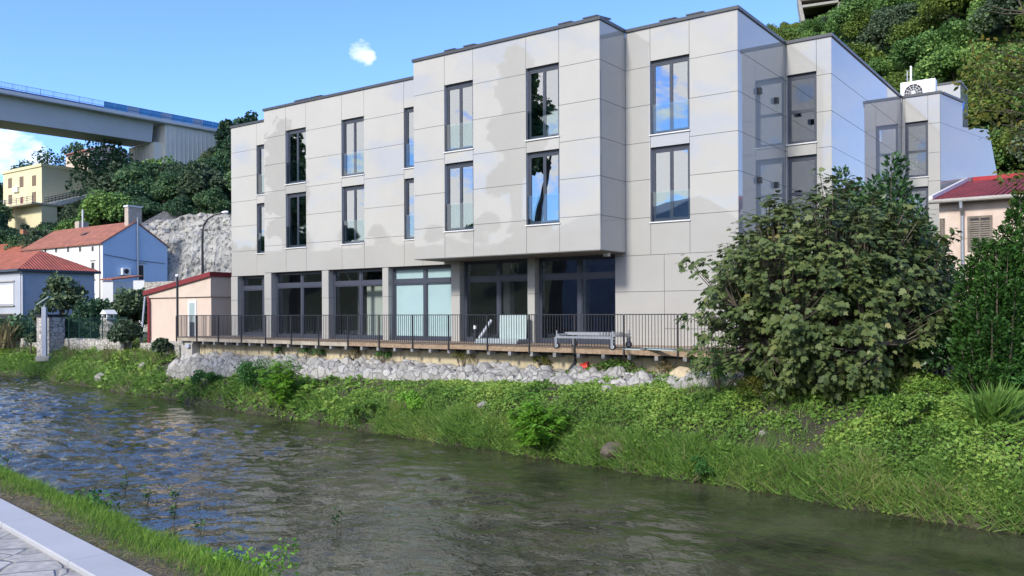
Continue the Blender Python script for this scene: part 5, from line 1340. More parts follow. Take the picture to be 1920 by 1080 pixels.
def make_tree(name, label, cat, group, h, R, m, seed, nclump=34, per=85, leaf=.30, kind="round", limbs=5):
    rs = np.random.default_rng(seed)
    t = thing(name, (0, 0, 0), label, cat, group)
    cz = h * .60
    if kind == "pine":
        cs, rr_ = [], []
        for i in range(nclump):
            f = rs.uniform(0, 1); z = h * (.28 + .70 * f); r_ = R * (1 - f) ** .8 * rs.uniform(.4, 1); a = rs.uniform(0, 6.283)
            cs.append((r_ * math.cos(a), r_ * math.sin(a), z)); rr_.append(R * .30)
        flat = .5
    else:
        c = blob_centers(nclump, (R * .78, R * .78, h * .40), rs); cs = c + np.array([0, 0, cz]); rr_ = rs.uniform(.20, .40, nclump) * R; flat = .75
        cs[:, 2] = np.maximum(cs[:, 2], h * .14)
    mb = MB()
    lean = rs.normal(size=2) * .05 * h
    top = Vector((lean[0], lean[1], h * .62)); mb.tube([(0, 0, -.4), (lean[0] * .2, lean[1] * .3, h * .25), top], [h * .028 + .03, h * .02 + .02, .03], 7)
    for i in range(limbs):
        e = Vector(cs[int(rs.integers(len(cs)))]); s = Vector((0, 0, h * rs.uniform(.15, .4))); mb.tube([s, s.lerp(e, .5) + Vector((0, 0, .1 * h * .3)), e], [h * .012 + .015, h * .008 + .01, .01], 5)
    mb.build("trunk", M['bark'], t)
    crown("crown", m, cs, rr_, per, leaf, t, rs, flat=flat)
    return t
def put(proto, used, p, rz, sc, label=None, group=None):
    if proto.name not in used: used.add(proto.name); t = proto
    else: t = copy_tree(proto)
    t.location = p; t.rotation_euler = (0, 0, rz); t.scale = sc
    if label: t["label"] = label
    if group: t["group"] = group
    return t
used = set()
pr_right = [make_tree("hill_tree", "leafy tree in the dense wood covering the steep right hillside", "tree", "trees of the right hillside wood", 6.0, 3.6, M[('oak', 'oak2', 'oak', 'oak3', 'oak', 'oak2')[i]], 100 + i, 34 + i % 3 * 6, 210, .205, limbs=3) for i in range(6)]
pr_left = [make_tree("slope_tree", "dark leafy tree in the wood on the left slope", "tree", "trees of the left slope wood", 6.0, 2.6, M[('darkoak', 'oak3', 'darkoak', 'darkoak', 'oak')[i]], 200 + i, 34 + i % 3 * 5, 200, .225, limbs=4) for i in range(5)]
def ground_z(X, Y): return float(H(np.array([float(X)]), np.array([float(Y)]))[0])
def scatter(n, xr, yr, ok, dmin, seed):
    rs = np.random.default_rng(seed); pts = []
    for _ in range(n):
        X, Y = rs.uniform(*xr), rs.uniform(*yr)
        if not ok(X, Y): continue
        if all((X - a) ** 2 + (Y - b_) ** 2 > (dmin * (.75 + Y / 300)) ** 2 for a, b_ in pts): pts.append((X, Y))
    return pts
def pxx(X, Y): return 960 + FOC * X / Y
rs = np.random.default_rng(77)
pts = scatter(9000, (16, 95), (52, 172), lambda X, Y: .272 < X / Y < .66 and hill_right(X, Y) > 1.5, 3.25, 31)
lim = ([1400, 1430, 1480, 1502, 1540, 1575, 1612, 1625], [55, 42, 44, 40, 27, 27, 8, -900])
cnt = 0
for X, Y in sorted(pts, key=lambda p: p[1]):
    z = ground_z(X, Y); x = pxx(X, Y); h = rs.uniform(4.2, 6.8)
    mx = EYE + (586 - np.interp(x, *lim)) / FOC * Y - z
    if mx < 1.8: continue
    h = min(h, mx); s = h / 6.0; cnt += 1
    if cnt > 296: break
    put(pr_right[cnt % 6], used, (X, Y, z - .7), rs.uniform(0, 6.28), (s * rs.uniform(1.0, 1.25), s * rs.uniform(1.0, 1.25), s))
for x, y, Y in ((1446, 44, 150), (1470, 40, 158)):
    X = at(x, y, Y).x; z = ground_z(X, Y); h = at(x, y, Y).z - z
    t = put(pr_right[1], used, (X, Y, z), 1.0 + x, (h / 6 * .5, h / 6 * .5, h / 6))
# left slope
limA = ([-40, 0, 4, 132, 140, 150, 180, 235, 248, 330, 345, 396, 402, 440, 480, 520], [330, 400, 418, 418, 330, 262, 251, 276, 306, 302, 306, 282, 240, 226, 214, 214])
limB = ([-40, 0, 60, 95, 112, 150, 170, 400], [310, 296, 292, 262, 262, 268, 262, 250])
pts = scatter(9000, (-125, -36), (114.5, 190), lambda X, Y: -.64 < X / Y < -.262 and not (-.605 < X / Y < -.515 and 138 < Y < 172) and not (-.53 < X / Y < -.48 and Y > 165) and not (-.375 < X / Y < -.33 and Y > 165), 3.5, 32)
cnt = 0
for X, Y in pts:
    z = ground_z(X, Y); x = pxx(X, Y); h = rs.uniform(4.5, 8.5)
    l_ = limB if (Y > 171 and x < 165) else limA
    mx = EYE + (586 - np.interp(x, *l_) + rs.uniform(0, 14) * -1) / FOC * Y - z
    if mx < 2.0: continue
    h = min(h, mx); s = h / 6.0; cnt += 1
    if cnt > 220: break
    put(pr_left[cnt % 5], used, (X, Y, z - .2), rs.uniform(0, 6.28), (max(s, .7) * rs.uniform(.95, 1.2), max(s, .7) * rs.uniform(.95, 1.2), s))
for i, x in enumerate(np.linspace(-20, 232, 22)):
    Y = 133 + 3 * math.sin(i * 1.7) if x < 150 else 118; yt = float(np.interp(x, [-20, 0, 60, 130, 232], [452, 446, 424, 414, 404])) + 5 * math.sin(i * 2.9)
    X = at(x, yt, Y).x; z = ground_z(X, Y) - .3; h = max(at(x, yt, Y).z - z, 1.0); t = put(pr_left[i % 5], used, (X, Y, z), i * 1.3, (max(h / 6, .7), max(h / 6, .7), h / 6))
for i, x in enumerate(np.linspace(236, 398, 11)):
    Y = 139 + 2.5 * math.sin(i * 2.1); yt = 306 + 7 * math.sin(i * 2.7)
    X = at(x, yt, Y).x; z = ground_z(X, Y) - .3; h = max(at(x, yt, Y).z - z, 2.0); put(pr_left[(i * 2 + 1) % 5], used, (X, Y, z), i * 1.9, (max(h / 6, .8), max(h / 6, .8), h / 6))
# scrub under the trees of both slopes
rs = np.random.default_rng(41)
def scrub(name, n, ok, m, size):
    X = rs.uniform(-130, 110, n); Y = rs.uniform(50, 190, n); k = ok(X, Y); X, Y = X[k], Y[k]
    P_ = np.stack([X, Y, H(X, Y) + rs.uniform(-.1, .9, len(X)) ** 1.0], -1)
    leaf_mesh(name, m, T_CLUMP, P_, size * rs.uniform(.6, 1.4, len(X)), None, rs.normal(size=P_.shape) * .8 + np.array([0, -.4, .8]), kind="stuff", rs=rs)
scrub("hillside_undergrowth", 150000, lambda X, Y: (X / Y > .26) & (X / Y < .68) & (hill_right(X, Y) > 1.0), M['oak'], .5)
scrub("slope_undergrowth", 150000, lambda X, Y: (X / Y > -.66) & (X / Y < -.25) & (Y + .15 * (X + 40) > 112) & ~((X / Y > -.61) & (X / Y < -.47) & (Y > 138) & (Y < 176)), M['darkoak'], .55)
# tall single trees on the skyline
def sky_tree(x, ytop, Y, m, label, seed, kind="round", wide=1.0, nclump=26, per=70, name="skyline_tree"):
    p = at(x, ytop, Y); z = ground_z(p.x, Y); h = p.z - z
    t = make_tree(name, label, "tree", None, h, h * .30 * wide, m, seed, nclump, per, .42, kind)
    t.location = (p.x, Y, z - .2); return t
sky_tree(468, 206, 150, M['pine'], "dark round topped pine rising behind the block's far roof corner", 301, wide=.8, nclump=34)
sky_tree(425, 226, 146, M['pine'], "dark spreading conifer left of the round topped pine", 302, "pine", 1.1, 40)
sky_tree(145, 243, 188, M['darkoak'], "thin airy tree above the salmon house roof", 303, wide=.7, nclump=14, per=50)
sky_tree(86, 268, 185, M['darkoak'], "airy tree on the skyline just left of the salmon house", 304, wide=.9, nclump=18, per=55)
sky_tree(40, 290, 188, M['darkoak'], "low bush on the skyline over the yellow house roof", 305, wide=.8, nclump=16, per=50)
sky_tree(195, 250, 150, M['darkoak'], "broad dark tree under the viaduct left of the abutment", 306, wide=1.2, nclump=40, per=90)

# garden trees of the far bank
def yard_tree(x, ytop, Y, zb, wpx, m, label, seed, name="garden_tree", nclump=30, per=80, leaf=.22, cat="tree", **kw):
    p = at(x, ytop, Y); h = p.z - zb
    t = make_tree(name, label, cat, None, h, wpx / FOC * Y / 2, m, seed, nclump, per, leaf, **kw); t.location = (p.x, Y, zb); return t
yard_tree(118, 508, 66, 1.7, 90, M['olive'], "light green garden tree before the grey house's side wall", 310, nclump=26, per=55, leaf=.3)
yard_tree(72, 560, 63, 1.7, 40, M['olive'], "small garden tree left of the stone pillar's top", 316, nclump=10, per=40)
yard_tree(246, 535, 58, 1.8, 80, M['olive'], "dense grey green olive tree left of the peach hut", 311, nclump=44, per=120)
yard_tree(180, 560, 62, 1.7, 90, M['darkoak'], "dark garden shrubbery behind the fence between pillar and stump", 312, nclump=36, per=90)
yard_tree(30, 588, 64, 1.6, 80, M['darkoak'], "dark hedge bush behind the fence in front of the grey house", 313, nclump=36, per=90, flat=None) if False else yard_tree(25, 600, 66.5, 1.5, 110, M['darkoak'], "dark hedge bush behind the fence in front of the grey house", 313, nclump=36, per=90)
yard_tree(140, 597, 60, 1.6, 90, M['darkoak'], "low dark bush behind the fence right of the pillar", 317, nclump=30, per=90)
yard_tree(236, 600, 50.5, 1.75, 62, M['oak3'], "dark green shrub in front of the rubble stump", 314, "garden_shrub", 34, 110, .17, "shrub")
yard_tree(303, 634, 46.3, 1.6, 34, M['oak3'], "small dark shrub against the rubble wall below the hut", 315, "garden_shrub", 18, 80, .15, "shrub")
yard_tree(58, 622, 59.5, 1.35, 22, M['olive'], "small rounded yellowish bush left of the stone pillar", 318, "garden_shrub", 12, 80, .15, "shrub")
pg = at(10, 620, 63); pg.z = 1.6
pgt = thing("pampas_grass", pg, "pale pampas grass plumes in front of the grey house", "grass plant")
n = 70; rs2 = np.random.default_rng(5); pos = np.tile(np.array(pg), (n, 1)) + rs2.normal(size=(n, 3)) * np.array([.35, .2, 0.0]); ax = rs2.normal(size=(n, 3)) * .25 + np.array([0, 0, 1])
leaf_mesh("plumes", M['straw'], T_BLADE, pos, rs2.uniform(1.2, 2.6, n), ax, None, pgt, rs=rs2)

# grass and weeds of the far bank
def bank_points(n, vr, sr, rs, dens=None):
    v = rs.uniform(*vr, n); u = SHORE + rs.uniform(*sr, n)
    X, Y = XY(u, v); z = bank_z(u, v)
    o = (X - EL.x) * eo.x + (Y - EL.y) * eo.y; s = (X - EL.x) * ed.x + (Y - EL.y) * ed.y
    w_ = np.interp(s, sv, wid[:, 0]) - .48
    keep = ~((o < w_ - .06 - np.where(s < 15, .6, .75) * rs.random(n) ** 1.5 - .35 * (vnoise(s * .7, o * .7, 55, 2) > .25)) & (s > -2.3) & (s < 27.6)) & (z > -.04)
    return X[keep], Y[keep], z[keep], u[keep], v[keep]
rs = np.random.default_rng(9)
def cover(n, vr, sr, size, hgt, thr=-9, seed=0):
    X, Y, z, u, v = bank_points(n, vr, sr, rs)
    mnd = vnoise(X * .8, Y * .8, 61, 4); fine = vnoise(X * 2.6, Y * 2.6, 62, 2)
    k = (mnd + fine * .5 + rs.normal(size=len(X)) * .18) > thr
    X, Y, z, mnd, u = X[k], Y[k], z[k], mnd[k], u[k]
    oo = (X - EL.x) * eo.x + (Y - EL.y) * eo.y; s_ = (X - EL.x) * ed.x + (Y - EL.y) * ed.y
    near_rock = np.where((s_ > 0) & (s_ < 27.5), .15 + .85 * sstep((oo - np.interp(s_, sv, wid[:, 0]) + .5) / 1.3), 1)
    hh = near_rock * hgt * np.clip(.55 + 1.1 * mnd + .45 * fine[k], .08, 1.6) * sstep((u - SHORE + .1) / .8 + .25)
    P_ = np.stack([X, Y, z + hh * rs.uniform(.1, 1, len(X)) ** .6], -1)
    return P_, size * (.45 + 1.5 * rs.random(len(X)) ** 2.2)
Pn, Sn = cover(270000, (-27, 8), (-.05, 5.4), .068, .34, -.28)
Pf, Sf = cover(52000, (-78, -27), (-.05, 5.0), .17, .38, -.25)
Pc = np.concatenate([Pn, Pf]); Sc = np.concatenate([Sn, Sf])
ax = rs.normal(size=Pc.shape) * np.array([1, 1, .45]) + np.array([-.22, -.22, -.12])
leaf_mesh("bank_ground_cover", M['cover'], T_QUAD, Pc, Sc, ax, rs.normal(size=Pc.shape) * .55 + np.array([-.45, -.45, .8]), kind="stuff")
def blades(name, n, vr, sr, ln, m, thr, seed, lean=.5, wmul=1.0):
    X, Y, z, u, v = bank_points(n, vr, sr, rs)
    nz_ = vnoise(X * .6 + 9, Y * .6, seed, 4); k = nz_ + rs.normal(size=len(X)) * .15 > thr
    P_ = np.stack([X[k], Y[k], z[k] - .01], -1); n_ = len(P_)
    ax = np.stack([rs.normal(size=n_) * lean - .25, rs.normal(size=n_) * lean - .25, np.ones(n_)], -1)
    t = np.array(T_BLADE) * np.array([1, wmul, 1])
    oo = (P_[:, 0] - EL.x) * eo.x + (P_[:, 1] - EL.y) * eo.y; s_ = (P_[:, 0] - EL.x) * ed.x + (P_[:, 1] - EL.y) * ed.y
    near_rock = np.where((s_ > 0) & (s_ < 27.5), .3 + .7 * sstep((oo - np.interp(s_, sv, wid[:, 0]) + .5) / 1.3), 1)
    return P_, near_rock * ln * rs.uniform(.5, 1.3, n_), ax
sets = [blades("", 75000, (-27, 8), (.0, 5.4), .30, None, -.02, 71), blades("", 26000, (-78, -27), (.05, 5.0), .50, None, -.25, 72), blades("", 60000, (-24, 6), (-.35, .8), .40, None, -.45, 73, .9), blades("", 9000, (-70, -24), (-.3, .8), .5, None, -.4, 77, .9)]
P_ = np.concatenate([a[0] for a in sets]); S_ = np.concatenate([a[1] for a in sets]); A_ = np.concatenate([a[2] for a in sets])
leaf_mesh("bank_grass", M['blade'], np.array(T_BLADE) * np.array([1, .5, 1]), P_, S_, A_, rs.normal(size=P_.shape) * np.array([1, 1, .2]), kind="stuff")
sets = [blades("", 8000, (-76, -34), (1.3, 5.0), .65, None, .02, 74, .3), blades("", 3000, (-26, 6), (.0, 5.2), .40, None, .35, 75, .6), blades("", 2500, (-16, 6), (-.1, .6), .5, None, .05, 76, 1.0)]
P_ = np.concatenate([a[0] for a in sets]); S_ = np.concatenate([a[1] for a in sets]); A_ = np.concatenate([a[2] for a in sets])
leaf_mesh("dry_bank_grass", M['straw'], np.array(T_BLADE) * np.array([1, .45, 1]), P_, S_, A_, rs.normal(size=P_.shape) * np.array([1, 1, .2]), kind="stuff")

# near verge: grass along the kerb
n = 130000
v = rs.uniform(-20, -.5, n); u = 2.18 + rs.uniform(0, 1, n) ** .75 * 1.55
z = near_z(u, v); X, Y = XY(u, v)
dens = vnoise(u * 1.6, v * 1.1, 81, 3) * .6 + (u - 2.37) * 1.3 + rs.normal(size=n) * .22
k = dens > 0
hh = (.03 + .085 * np.clip((u - 2.4) / .7, 0, 1)) * (1 + .5 * vnoise(u * 2, v * 2, 82, 2))
P_ = np.stack([X, Y, z - .01], -1)[k]; n_ = len(P_)
A_ = np.stack([rs.normal(size=n_) * .35 + .15, rs.normal(size=n_) * .35 + .15, np.ones(n_)], -1)
leaf_mesh("near_grass", M['nblade'], np.array(T_BLADE) * np.array([1, .6, 1]), P_, (hh * rs.uniform(.6, 1.5, n))[k], A_, rs.normal(size=P_.shape) * np.array([1, 1, .2]), kind="stuff")
k = (rs.random(n) < .35) & (u < 2.95)
P_ = np.stack([X, Y, z + .005], -1)[k]; n_ = len(P_)
A_ = np.stack([rs.normal(size=n_), rs.normal(size=n_), rs.uniform(.05, .5, n_)], -1)
leaf_mesh("near_dry_grass", M['straw'], np.array(T_BLADE) * np.array([1, .7, 1]), P_, .07 * rs.uniform(.5, 1.5, n_), A_, None, kind="stuff")

# named bushes and weeds
def bush(name, label, c, h, R, m, seed, nclump=26, per=110, leaf=.12, tmpl=T_LEAF, cat="shrub", stems=7, droop=.2, flat=.85, group=None):
    rs = np.random.default_rng(seed); c = Vector(c)
    t = thing(name, c, label, cat, group)
    d = blob_centers(nclump, (R * .8, R * .8, h * .48), rs, inner=.3); cs = d + np.array([c.x, c.y, c.z + h * .46]); cs[:, 2] = np.maximum(cs[:, 2], c.z + .08 * h)
    rr_ = rs.uniform(.22, .38, nclump) * min(R, h * .6)
    mb = MB()
    for i in range(stems):
        e = Vector(cs[int(rs.integers(nclump))]); b0 = c + Vector((rs.normal() * R * .15, rs.normal() * R * .15, -.1)); mb.tube([b0, b0.lerp(e, .5) + Vector((rs.normal() * .05, rs.normal() * .05, .1 * h)), e], [.012 + .008 * h, .008 + .005 * h, .005], 5)
    mb.build("stems", M['bark'], t)
    crown("leaves", m, cs, rr_, per, leaf, t, rs, tmpl, droop, .7, flat, lo=.35)
    return t
def frond_bush(name, label, c, h, R, m, seed, nst=22, cat="shrub"):
    """upright shoots carrying rows of narrow leaflets"""
    rs = np.random.default_rng(seed); c = Vector(c); t = thing(name, c, label, cat)
    mb = MB(); P_, A_, N_ = [], [], []
    for i in range(nst):
        a = rs.uniform(0, 6.283); r_ = R * rs.uniform(.1, 1); e = c + Vector((r_ * math.cos(a), r_ * math.sin(a), h * rs.uniform(.55, 1.02) * (1 - .25 * r_ / R)))
        b0 = c + Vector((r_ * .25 * math.cos(a), r_ * .25 * math.sin(a), -.05)); mid = b0.lerp(e, .55) + Vector((0, 0, .08 * h)); mb.tube([b0, mid, e], [.014, .010, .004], 5)
        for j in range(26):
            f = rs.uniform(.12, 1); q = b0.lerp(mid, f / .55) if f < .55 else mid.lerp(e, (f - .55) / .45)
            da = rs.uniform(0, 6.283); L_ = rs.uniform(.22, .42) * (1.1 - .5 * f)
            dirv = np.array([math.cos(da), math.sin(da), rs.uniform(-.1, .35)]); sd = np.array([-math.sin(da), math.cos(da), 0])
            for k in range(9):
                for sg in (-1, 1):
                    P_.append(np.array(q) + dirv * L_ * (k + 1) / 9 + np.array([0, 0, -.10 * ((k + 1) / 9) ** 2])); A_.append(sd * sg + dirv * .45 + np.array([0, 0, -.25])); N_.append([0, 0, 1])
    mb.build("stems", M['bark'], t)
    P_ = np.array(P_); leaf_mesh("leaves", m, T_LANCE, P_, .11 * rs.uniform(.7, 1.2, len(P_)), np.array(A_), np.array(N_) + rs.normal(size=P_.shape) * .35, t, rs=rs)
    return t
def on_bank_px(x, y): return bank_at(x, y)
c = on_bank_px(480, 738); h = at(480, 668, c.y).z - c.z; bush("bank_shrub", "dark green shrub on the bank beside the bright feathery one", c, h, 1.0, M['midshrub'], 401, 30, 150, .12, T_LANCE)
c = on_bank_px(538, 758); h = at(538, 664, c.y).z - c.z; frond_bush("feathery_shrub", "bright yellow green feathery shrub below the stone revetment", c, h, 1.25, M['lime'], 402, 30)
c = on_bank_px(1005, 842); h = at(1005, 722, c.y).z - c.z; frond_bush("feathery_shrub", "bright green feathery shrub near the waterline in mid bank", c, h, 1.0, M['lime'], 403, 30)
c = on_bank_px(1905, 745); h = at(1905, 672, c.y).z - c.z; frond_bush("feathery_shrub", "tall weedy shrub at the right edge before the hedge", c, max(h, 1.0), .7, M['midshrub'], 404, 18)
c = on_bank_px(770, 775); bush("bank_shrub", "low yellowish green shrub in the middle of the grass bank", c, .8, .7, M['lime'], 405, 12, 110, .09)
c = on_bank_px(690, 790); bush("bank_shrub", "low mid green bush near the water left of centre", c, .8, .9, M['cover'], 406, 14, 110, .09)
c = on_bank_px(1300, 893); bush("bank_shrub", "dark overhanging tuft at the waterline right of centre", c, .55, .8, M['midshrub'], 407, 14, 130, .08, T_LANCE)
c = on_bank_px(385, 730); bush("bank_shrub", "low dark bush on the stones near the deck's far corner", c, .9, .8, M['midshrub'], 408, 14, 110, .1)
c = on_bank_px(1700, 800); bush("bank_shrub", "broad leafy clump of weeds below the dark hedge", c, .8, 1.0, M['cover'], 409, 16, 140, .09)
c = on_bank_px(1865, 800); n = 320; rs2 = np.random.default_rng(6); tt = thing("grass_tussock", c, "long bladed grass tussock at the right of the bank", "grass plant")
pos = np.tile(np.array(c), (n, 1)) + rs2.normal(size=(n, 3)) * np.array([.12, .12, .0]); leaf_mesh("blades", M['blade'], T_BLADE * 1 if False else T_BLADE, pos, rs2.uniform(.5, 1.1, n), rs2.normal(size=(n, 3)) * np.array([.6, .6, .1]) + np.array([0, 0, .9]), None, tt, rs=rs2)
for i, (x, s_, r_, m, lab) in enumerate(((525, s_at(525), .35, 'midshrub', "weed clump at the wall foot furthest from the camera"), (575, s_at(575), .38, 'midshrub', "dark weed hanging on the cream wall, second from the far end"),
        (602, s_at(602), .33, 'midshrub', "dark weed on the wall foot just right of the hanging one"), (665, s_at(665), .40, 'straw', "brownish weed heap at the wall foot"),
        (718, s_at(722), .42, 'midshrub', "grey green weed at the wall foot right of the brownish heap"), (868, s_at(870), .55, 'autumn', "large dry brown weed at the wall foot under mid deck"),
        (1015, s_at(1020), .40, 'autumn', "sparse dry weed at the wall foot left of the drain hose"), (1265, s_at(1250), .35, 'straw', "dry straw coloured weed beside the pale yellow boulder"))):
    q = EP(s_, -.33, 2.08); bush("wall_weed", lab, q, r_ * 1.5, r_, M[m], 420 + i, 8, 60, .09, T_LANCE, "weed", 4)
sc0 = s_at(1160); q = EP(sc0, -.2, 2.0)
cr = thing("creeper", q, "green creeper mat spreading over the revetment under the deck", "creeper")
n = 1500; rs2 = np.random.default_rng(8); a_ = rs2.normal(size=n) * 1.0 + sc0; b_ = rs2.uniform(-.45, .15, n)
hh = .5 * np.exp(-((a_ - sc0) / 1.1) ** 2) * rs2.uniform(.1, 1, n)
pos = np.stack([EL.x + ed.x * a_ + eo.x * b_, EL.y + ed.y * a_ + eo.y * b_, 2.02 - .18 * np.clip(b_ + .3, 0, 1) + hh], -1)
leaf_mesh("leaves", M['cover'], T_LEAF, pos, .10 * rs2.uniform(.6, 1.3, n), None, None, cr, rs=rs2)

# the big fig
fc = Vector((7.75, 22.3, 2.0))
fig = thing("fig_bush", fc, "big spreading fig bush with large dull green lobed leaves at the deck end", "bush")
rs = np.random.default_rng(17)
# outline of the crown: distance to the left/right of the stem at each height
def fig_tip():
    while True:
        d = unit(rs.normal(size=(1, 3)))[0]
        if d[2] < -.92: continue
        k = rs.uniform(.72, 1.0) if rs.random() < .8 else rs.uniform(.3, .72)
        a = math.atan2(d[1], d[0])
        R_ = 1 + .11 * math.sin(3 * a + 1) + .10 * math.sin(5 * a + d[2] * 5) + .07 * math.sin(9 * a - d[2] * 8)
        p = np.array([d[0] * 2.85, d[1] * 2.3, d[2] * (2.55 if d[2] > 0 else 2.75) + .05]) * k * R_ + np.array([0.28, -.1 - .5 * max(0, -d[2]), 2.45])
        if p[2] > -.05 + .05: return p, d
tips = [fig_tip() for _ in range(1500)]
# looser branches reaching out to the left over the railing
for i in range(60):
    f = rs.uniform(0, 1); p = np.array([-2.0 - .95 * f + rs.normal() * .15, rs.normal() * .8, rs.uniform(.5, 3.6) - .2 * f]); tips.append((p, np.array([-1, -.2, .1])))
P_, A_, N_ = [], [], []
mb = MB()
hubs = [np.array([rs.normal() * 1.2, rs.normal() * .7, rs.uniform(1.0, 2.6)]) for _ in range(22)]
for hb_ in hubs: mb.tube([fc + Vector((rs.normal() * .2, rs.normal() * .2, -.15)), fc + Vector(hb_ * .5) + Vector((rs.normal() * .1, 0, 0)), fc + Vector(hb_)], [.07, .05, .035], 6)
for p, d in tips:
    hb_ = min(hubs, key=lambda q: np.sum((q - p * .75 + np.array([0, 0, .3])) ** 2))
    mid = (hb_ + p) / 2 + np.array([0, 0, -.12]); mb.tube([fc + Vector(hb_), fc + Vector(mid), fc + Vector(p)], [.028, .016, .008], 4, False)
    nl = int(rs.integers(10, 17))
    for j in range(nl):
        a = rs.uniform(0, 6.283); out = np.array(d) * .55 + np.array([math.cos(a), math.sin(a), rs.uniform(-.35, .25)]) * .8
        P_.append(p + out * rs.uniform(.03, .17) + rs.normal(size=3) * .07); A_.append(out + np.array([0, 0, -.55])); N_.append(np.array(d) * .75 + np.array([-.1, -.25, .75]) + rs.normal(size=3) * .38)
mb.build("branches", M['bark'], fig)
P_ = np.array(P_) + np.array(fc)
leaf_mesh("leaves", M['fig'], T_FIG, P_, .165 * rs.uniform(.55, 1.35, len(P_)), np.array(A_), np.array(N_), fig, rs=rs)
# undergrowth at the foot of the fig
bush("bramble", "loose bramble tangle under the left side of the fig bush", bank_at(1345, 742), 1.5, 1.0, M['midshrub'], 430, 22, 90, .10, T_LANCE)
bush("bramble", "dry mixed weeds at the fig bush's foot", bank_at(1440, 752), .8, 1.1, M['autumn'], 431, 18, 70, .10, T_LANCE)

def shoot_tree(name, label, c, shoots, m, seed, leaf=.12, cat="shrub", body=None, tmpl=T_LEAF, per=60):
    """evergreen with upright leafy shoots; shoots: (dx, dy, height, radius)"""
    rs = np.random.default_rng(seed); c = Vector(c); t = thing(name, c, label, cat); mb = MB(); P_, A_, N_ = [], [], []
    for dx, dy, hh, rad in shoots:
        e = c + Vector((dx, dy, hh)); b0 = c + Vector((dx * .3, dy * .3, -.1)); mid = b0.lerp(e, .5) + Vector((dx * .15, dy * .15, 0)); mb.tube([b0, mid, e], [.05, .03, .006], 5)
        n = int(per * hh)
        for j in range(n):
            f = rs.uniform(.15, 1); q = np.array(b0.lerp(mid, f * 2) if f < .5 else mid.lerp(e, f * 2 - 1)); a = rs.uniform(0, 6.283)
            w = rad * (1.08 - f) ** .7 * rs.uniform(.15, 1); d = np.array([math.cos(a), math.sin(a), .45])
            P_.append(q + d * w); A_.append(d + np.array([0, 0, rs.uniform(0, .8)]) + rs.normal(size=3) * .3); N_.append(d * .6 + np.array([0, 0, .6]) + rs.normal(size=3) * .4)
    mb.build("stems", M['bark'], t)
    P_ = np.array(P_); leaf_mesh("leaves", m, tmpl, P_, leaf * rs.uniform(.65, 1.25, len(P_)), np.array(A_), np.array(N_), t, rs=rs)
    return t
rs = np.random.default_rng(23)
def shoots_px(c, lst, rad):
    out = []
    for x, y, dd in lst:
        p = at(x, y, c.y + dd); out.append((p.x - c.x, dd, p.z - c.z, rad * rs.uniform(.8, 1.2)))
    return out
c = at(1650, 690, 25.2); c.z = 2.0
shoot_tree("laurel", "dark evergreen laurel with upright shoots behind the fig bush", c, shoots_px(c, [(1577, 318, 0), (1598, 350, .3), (1625, 345, .5), (1640, 335, -.3), (1672, 292, 0), (1660, 330, .6), (1690, 300, .2), (1700, 345, .4), (1610, 372, -.3), (1648, 362, .3), (1716, 372, -.2), (1730, 398, .1), (1590, 395, .2), (1680, 385, -.4), (1560, 372, .2), (1746, 430, 0), (1760, 455, .3), (1768, 470, -.3), (1782, 500, -.5), (1745, 470, -.5)], .75), M['laurel'], 440, .17, "shrub", per=105)
c = at(1700, 700, 24.0); c.z = 2.0
shoot_tree("laurel", "lower dark laurel filling the gap right of the fig bush", c, shoots_px(c, [(1730, 420, .0), (1755, 465, .3), (1780, 490, -.2), (1700, 430, .4), (1800, 525, .2), (1790, 540, -.4), (1770, 560, -.6), (1815, 560, .1)], .95), M['laurel'], 441, .16, "shrub", per=140)
c = at(1860, 720, 20.5); c.z = 1.9
shoot_tree("hedge_shrub", "tall dense green shrub at the right edge before the peach house", c, shoots_px(c, [(1838, 452, 0), (1852, 462, .5), (1868, 455, -.3), (1880, 428, .2), (1900, 395, .3), (1915, 365, .4), (1935, 360, .4), (1825, 485, .2), (1845, 500, -.5), (1800, 640, -.6), (1815, 690, -1.1), (1850, 680, -1.3), (1885, 690, -1.4), (1875, 560, -.7), (1910, 480, -.5), (1890, 470, -.6), (1920, 440, -.4), (1812, 500, .1), (1950, 420, .2), (1870, 520, -.9), (1905, 530, -1.0), (1830, 560, -.8), (1805, 590, -.3), (1940, 500, -.8), (1860, 600, -1.2), (1820, 640, -1.0), (1900, 620, -1.3)], .70), M['privet'], 442, .105, "shrub", per=320)
bush("dark_shrub", "dark shrub in the gap between fig bush and right edge shrub", bank_at(1775, 735) + Vector((.3, .6, 0)), 2.6, 1.1, M['laurel'], 443, 34, 150, .13, T_LEAF)
# yellowing tree leaning in from the right
c = Vector((14.6, 20.5, 1.9)); ot = thing("yellowing_tree", c, "sparse tree with yellowing leaves leaning in at the upper right", "tree")
mb = MB(); tops = [(1880, 90), (1905, 120), (1850, 115), (1870, 150), (1835, 165), (1895, 170), (1910, 60), (1925, 150), (1850, 195), (1880, 205), (1905, 225), (1825, 205), (1862, 240), (1912, 255), (1893, 275), (1845, 130), (1838, 85), (1868, 110), (1815, 150), (1828, 125), (1855, 165), (1875, 185), (1890, 235), (1842, 225), (1915, 195), (1930, 235), (1910, 100), (1900, 322), (1915, 330), (1890, 335), (1935, 320), (1912, 372), (1925, 350), (1945, 200), (1960, 150), (1950, 90), (1980, 260)]
cs, rr_ = [], []
mb.tube([c + Vector((0, 0, -.2)), c + Vector((-.2, 0, 3.4)), c + Vector((-.6, 0, 6.2)), c + Vector((-1.2, -.1, 8.6))], [.17, .14, .10, .05], 8)
rs = np.random.default_rng(29)
